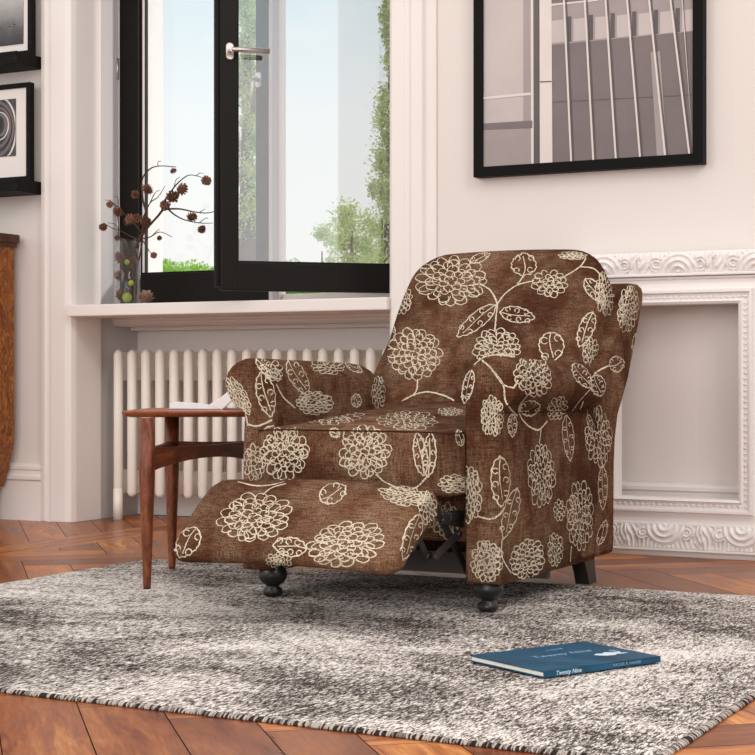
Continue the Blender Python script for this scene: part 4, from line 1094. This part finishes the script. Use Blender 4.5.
# ------------------------------------------------------------------ outside: trees and hedge, ground
GZ = -3.0
bm = bmesh.new(); box(bm, (-140, 6.3, GZ - .2), (80, 160, GZ)); tag(obj('ground', bm, simple('gravel_ground', (176, 172, 164), .9)), 'pale ground outside the window', 'ground', kind='structure')
def leaves(bm, n, inside, size, rr_):
    for _ in range(n):
        p = inside(rr_); a = V((rr_.gauss(0, 1), rr_.gauss(0, 1), rr_.gauss(0, 1))).normalized(); b = a.orthogonal().normalized(); b = (Matrix.Rotation(rr_.random() * 6, 3, a) @ b)
        c = a.cross(b); s = size * rr_.uniform(.6, 1.3)
        bm.faces.new([bm.verts.new(q) for q in (p - b * s, p + c * s * .6, p + b * s, p - c * s * .6)])
def tree(name, px, dist, h, wd, mat, n, size, label, cat, group, seed, shape):
    rr_ = random.Random(seed)
    base = EYE + (DV + RV * ((px - CX) / F)) * dist; base.z = GZ
    t = empty(name, base, label, cat, group)
    bm = bmesh.new(); H = h
    tube(bm, [base, base + V((.02 * wd, 0, H * .5)), base + V((0, 0, H * .93))], [.02 * H ** .9 + .05, .05 + .01 * H, .02], 8); obj('trunk', bm, 'bark', t)
    bm = bmesh.new()
    clus = []
    for _ in range(90 if shape == 'col' else 46):
        z = rr_.random()
        if shape == 'col': w = wd * (.35 + .65 * math.sin(PI * min(1, .15 + z * .8)) ) * (1 - z ** 5)
        else: w = wd * math.sqrt(max(.03, 1 - (2 * z - 1) ** 2)); z = .25 + .75 * z
        a = rr_.random() * 6.28; q = math.sqrt(rr_.random())
        clus.append((base + V((w * q * math.cos(a), w * q * math.sin(a), H * (.06 + .94 * z) if shape == 'col' else H * z)), wd * rr_.uniform(.22, .5)))
    def inside(r):
        c, s = clus[r.randrange(len(clus))]
        d = V((r.gauss(0, 1), r.gauss(0, 1), r.gauss(0, 1.7 if shape == 'col' else 1))) * s * .5
        return c + d
    leaves(bm, n, inside, size, rr_); obj('foliage', bm, mat, t, recalc=False)
D1 = 34
hgt = lambda y, dist: (CH - GZ) + (377 - y) / F * dist
tree('poplar_tree', 247, 26, hgt(-60, 26), .34, 'leaf_poplar', 30000, .030, 'tall narrow poplar seen through the left strip of the open sash', 'tree', 'poplars outside the window', 3, 'col')
tree('poplar_tree', 390, 34, hgt(6, 34), .48, 'leaf_poplar', 24000, .036, 'tall narrow poplar outside at the right edge of the open sash', 'tree', 'poplars outside the window', 5, 'col')
tree('leafy_tree', 352, 40, hgt(205, 40), .75, 'leaf_tree', 15000, .045, 'round leafy tree outside beside the poplar at the sash right', 'tree', 'round trees outside', 8, 'round')
tree('leafy_tree', 382, 44, hgt(196, 44), .9, 'leaf_tree', 15000, .05, 'round leafy tree outside behind the right poplar', 'tree', 'round trees outside', 9, 'round')
tree('leafy_tree', 322, 46, hgt(232, 46), .55, 'leaf_tree', 9000, .045, 'smallest round leafy tree outside, left of the other two', 'tree', 'round trees outside', 10, 'round')
rr_ = random.Random(77); hb = EYE + (DV + RV * ((215 - CX) / F)) * 31; hb.z = GZ
bm = bmesh.new()
lumps = []
for k in range(46):
    px = 130 + 190 * k / 45 + rr_.uniform(-4, 4); dist = 31 + rr_.uniform(-.7, .7); c = EYE + (DV + RV * ((px - CX) / F)) * dist
    c.z = hgt(257 + rr_.uniform(0, 9), dist) + GZ - .30; lumps.append((c, rr_.uniform(.20, .34)))
def in_hedge(r):
    c, q = lumps[r.randrange(len(lumps))]; d = V((r.gauss(0, 1), r.gauss(0, 1), r.gauss(0, 1))); d = d.normalized() * q * r.random() ** .4
    p = c + d
    if r.random() < .5: p.z -= r.random() * .8
    return p
leaves(bm, 34000, in_hedge, .034, rr_)
a_, b_ = lumps[0][0], lumps[-1][0]
for z0_, z1_ in ((GZ, hgt(270, 31) + GZ - .25),):
    t_ = (b_ - a_); t_.z = 0; Lh = t_.length / 2; t_.normalize(); n_ = V((-t_.y, t_.x, 0)); cc = (a_ + b_) / 2; cc.z = (z0_ + z1_) / 2
    obox(bm, cc, t_, n_, Z3, Lh, .35, (z1_ - z0_) / 2)
tag(obj('hedge', bm, 'leaf_bush', origin=hb, recalc=False), 'bright green hedge outside the window behind the vase', 'hedge')

# ------------------------------------------------------------------ sky and lights
w = bpy.data.worlds.new('sky'); SC.world = w; w.use_nodes = True; nt = w.node_tree; nt.nodes.clear()
out = nt.nodes.new('ShaderNodeOutputWorld'); bg = nt.nodes.new('ShaderNodeBackground'); nt.links.new(bg.outputs[0], out.inputs[0])
tc = nt.nodes.new('ShaderNodeTexCoord'); sx = nt.nodes.new('ShaderNodeSeparateXYZ'); nt.links.new(tc.outputs['Generated'], sx.inputs[0])
rp = nt.nodes.new('ShaderNodeValToRGB'); nt.links.new(sx.outputs[2], rp.inputs[0]); e = rp.color_ramp.elements
e[0].position = 0.0; e[0].color = (1, 1, .98, 1); e[1].position = .105; e[1].color = (.97, 1.0, .99, 1)
for p_, c_ in ((.16, (.94, .99, 1.0, 1)), (.23, (.76, .90, .95, 1)), (.36, (.86, .87, .88, 1)), (.6, (1.0, .95, .92, 1))):
    k = e.new(p_); k.color = c_
nz = nt.nodes.new('ShaderNodeTexNoise'); nz.inputs['Scale'].default_value = 5.5; nz.inputs['Detail'].default_value = 6; mp = nt.nodes.new('ShaderNodeMapping'); mp.inputs['Scale'].default_value = (1, 1, 2.6)
nt.links.new(tc.outputs['Generated'], mp.inputs[0]); nt.links.new(mp.outputs[0], nz.inputs['Vector'])
r2 = nt.nodes.new('ShaderNodeValToRGB'); r2.color_ramp.elements[0].position = .46; r2.color_ramp.elements[1].position = .62; nt.links.new(nz.outputs['Fac'], r2.inputs[0])
mx = nt.nodes.new('ShaderNodeMix'); mx.data_type = 'RGBA'; nt.links.new(r2.outputs[0], mx.inputs[0]); nt.links.new(rp.outputs[0], mx.inputs[6]); mx.inputs[7].default_value = (1, 1, .98, 1)
nt.links.new(mx.outputs[2], bg.inputs[0]); bg.inputs[1].default_value = 0.98
def area(name, loc, target, size, power, color):
    l = bpy.data.lights.new(name, 'AREA'); l.energy = power; l.size = size; l.color = color[:3]
    o = bpy.data.objects.new(name, l); COL.objects.link(o); o.location = loc
    o.rotation_euler = (V(target) - V(loc)).to_track_quat('-Z', 'Y').to_euler(); return o
area('key_light', (-4.4, .2, 3.2), (-2.2, 4.6, .5), 2.0, 58, (1, .93, .88))
area('front_light', (-.6, -1.6, 1.7), (-2.4, 5.2, .5), 2.4, 92, (1, .93, .89))
area('right_light', (2.6, 1.2, 5.0), (-1.7, 4.3, .4), 2.2, 125, (1, .93, .88))
sun = bpy.data.lights.new('sun', 'SUN'); sun.energy = 1.6; sun.angle = .06; sun.color = (1, .97, .92); so = bpy.data.objects.new('sun', sun); COL.objects.link(so)
so.rotation_euler = V((-.90, -.36, -.30)).to_track_quat('-Z', 'Y').to_euler(); so.location = (20, 16, 8)
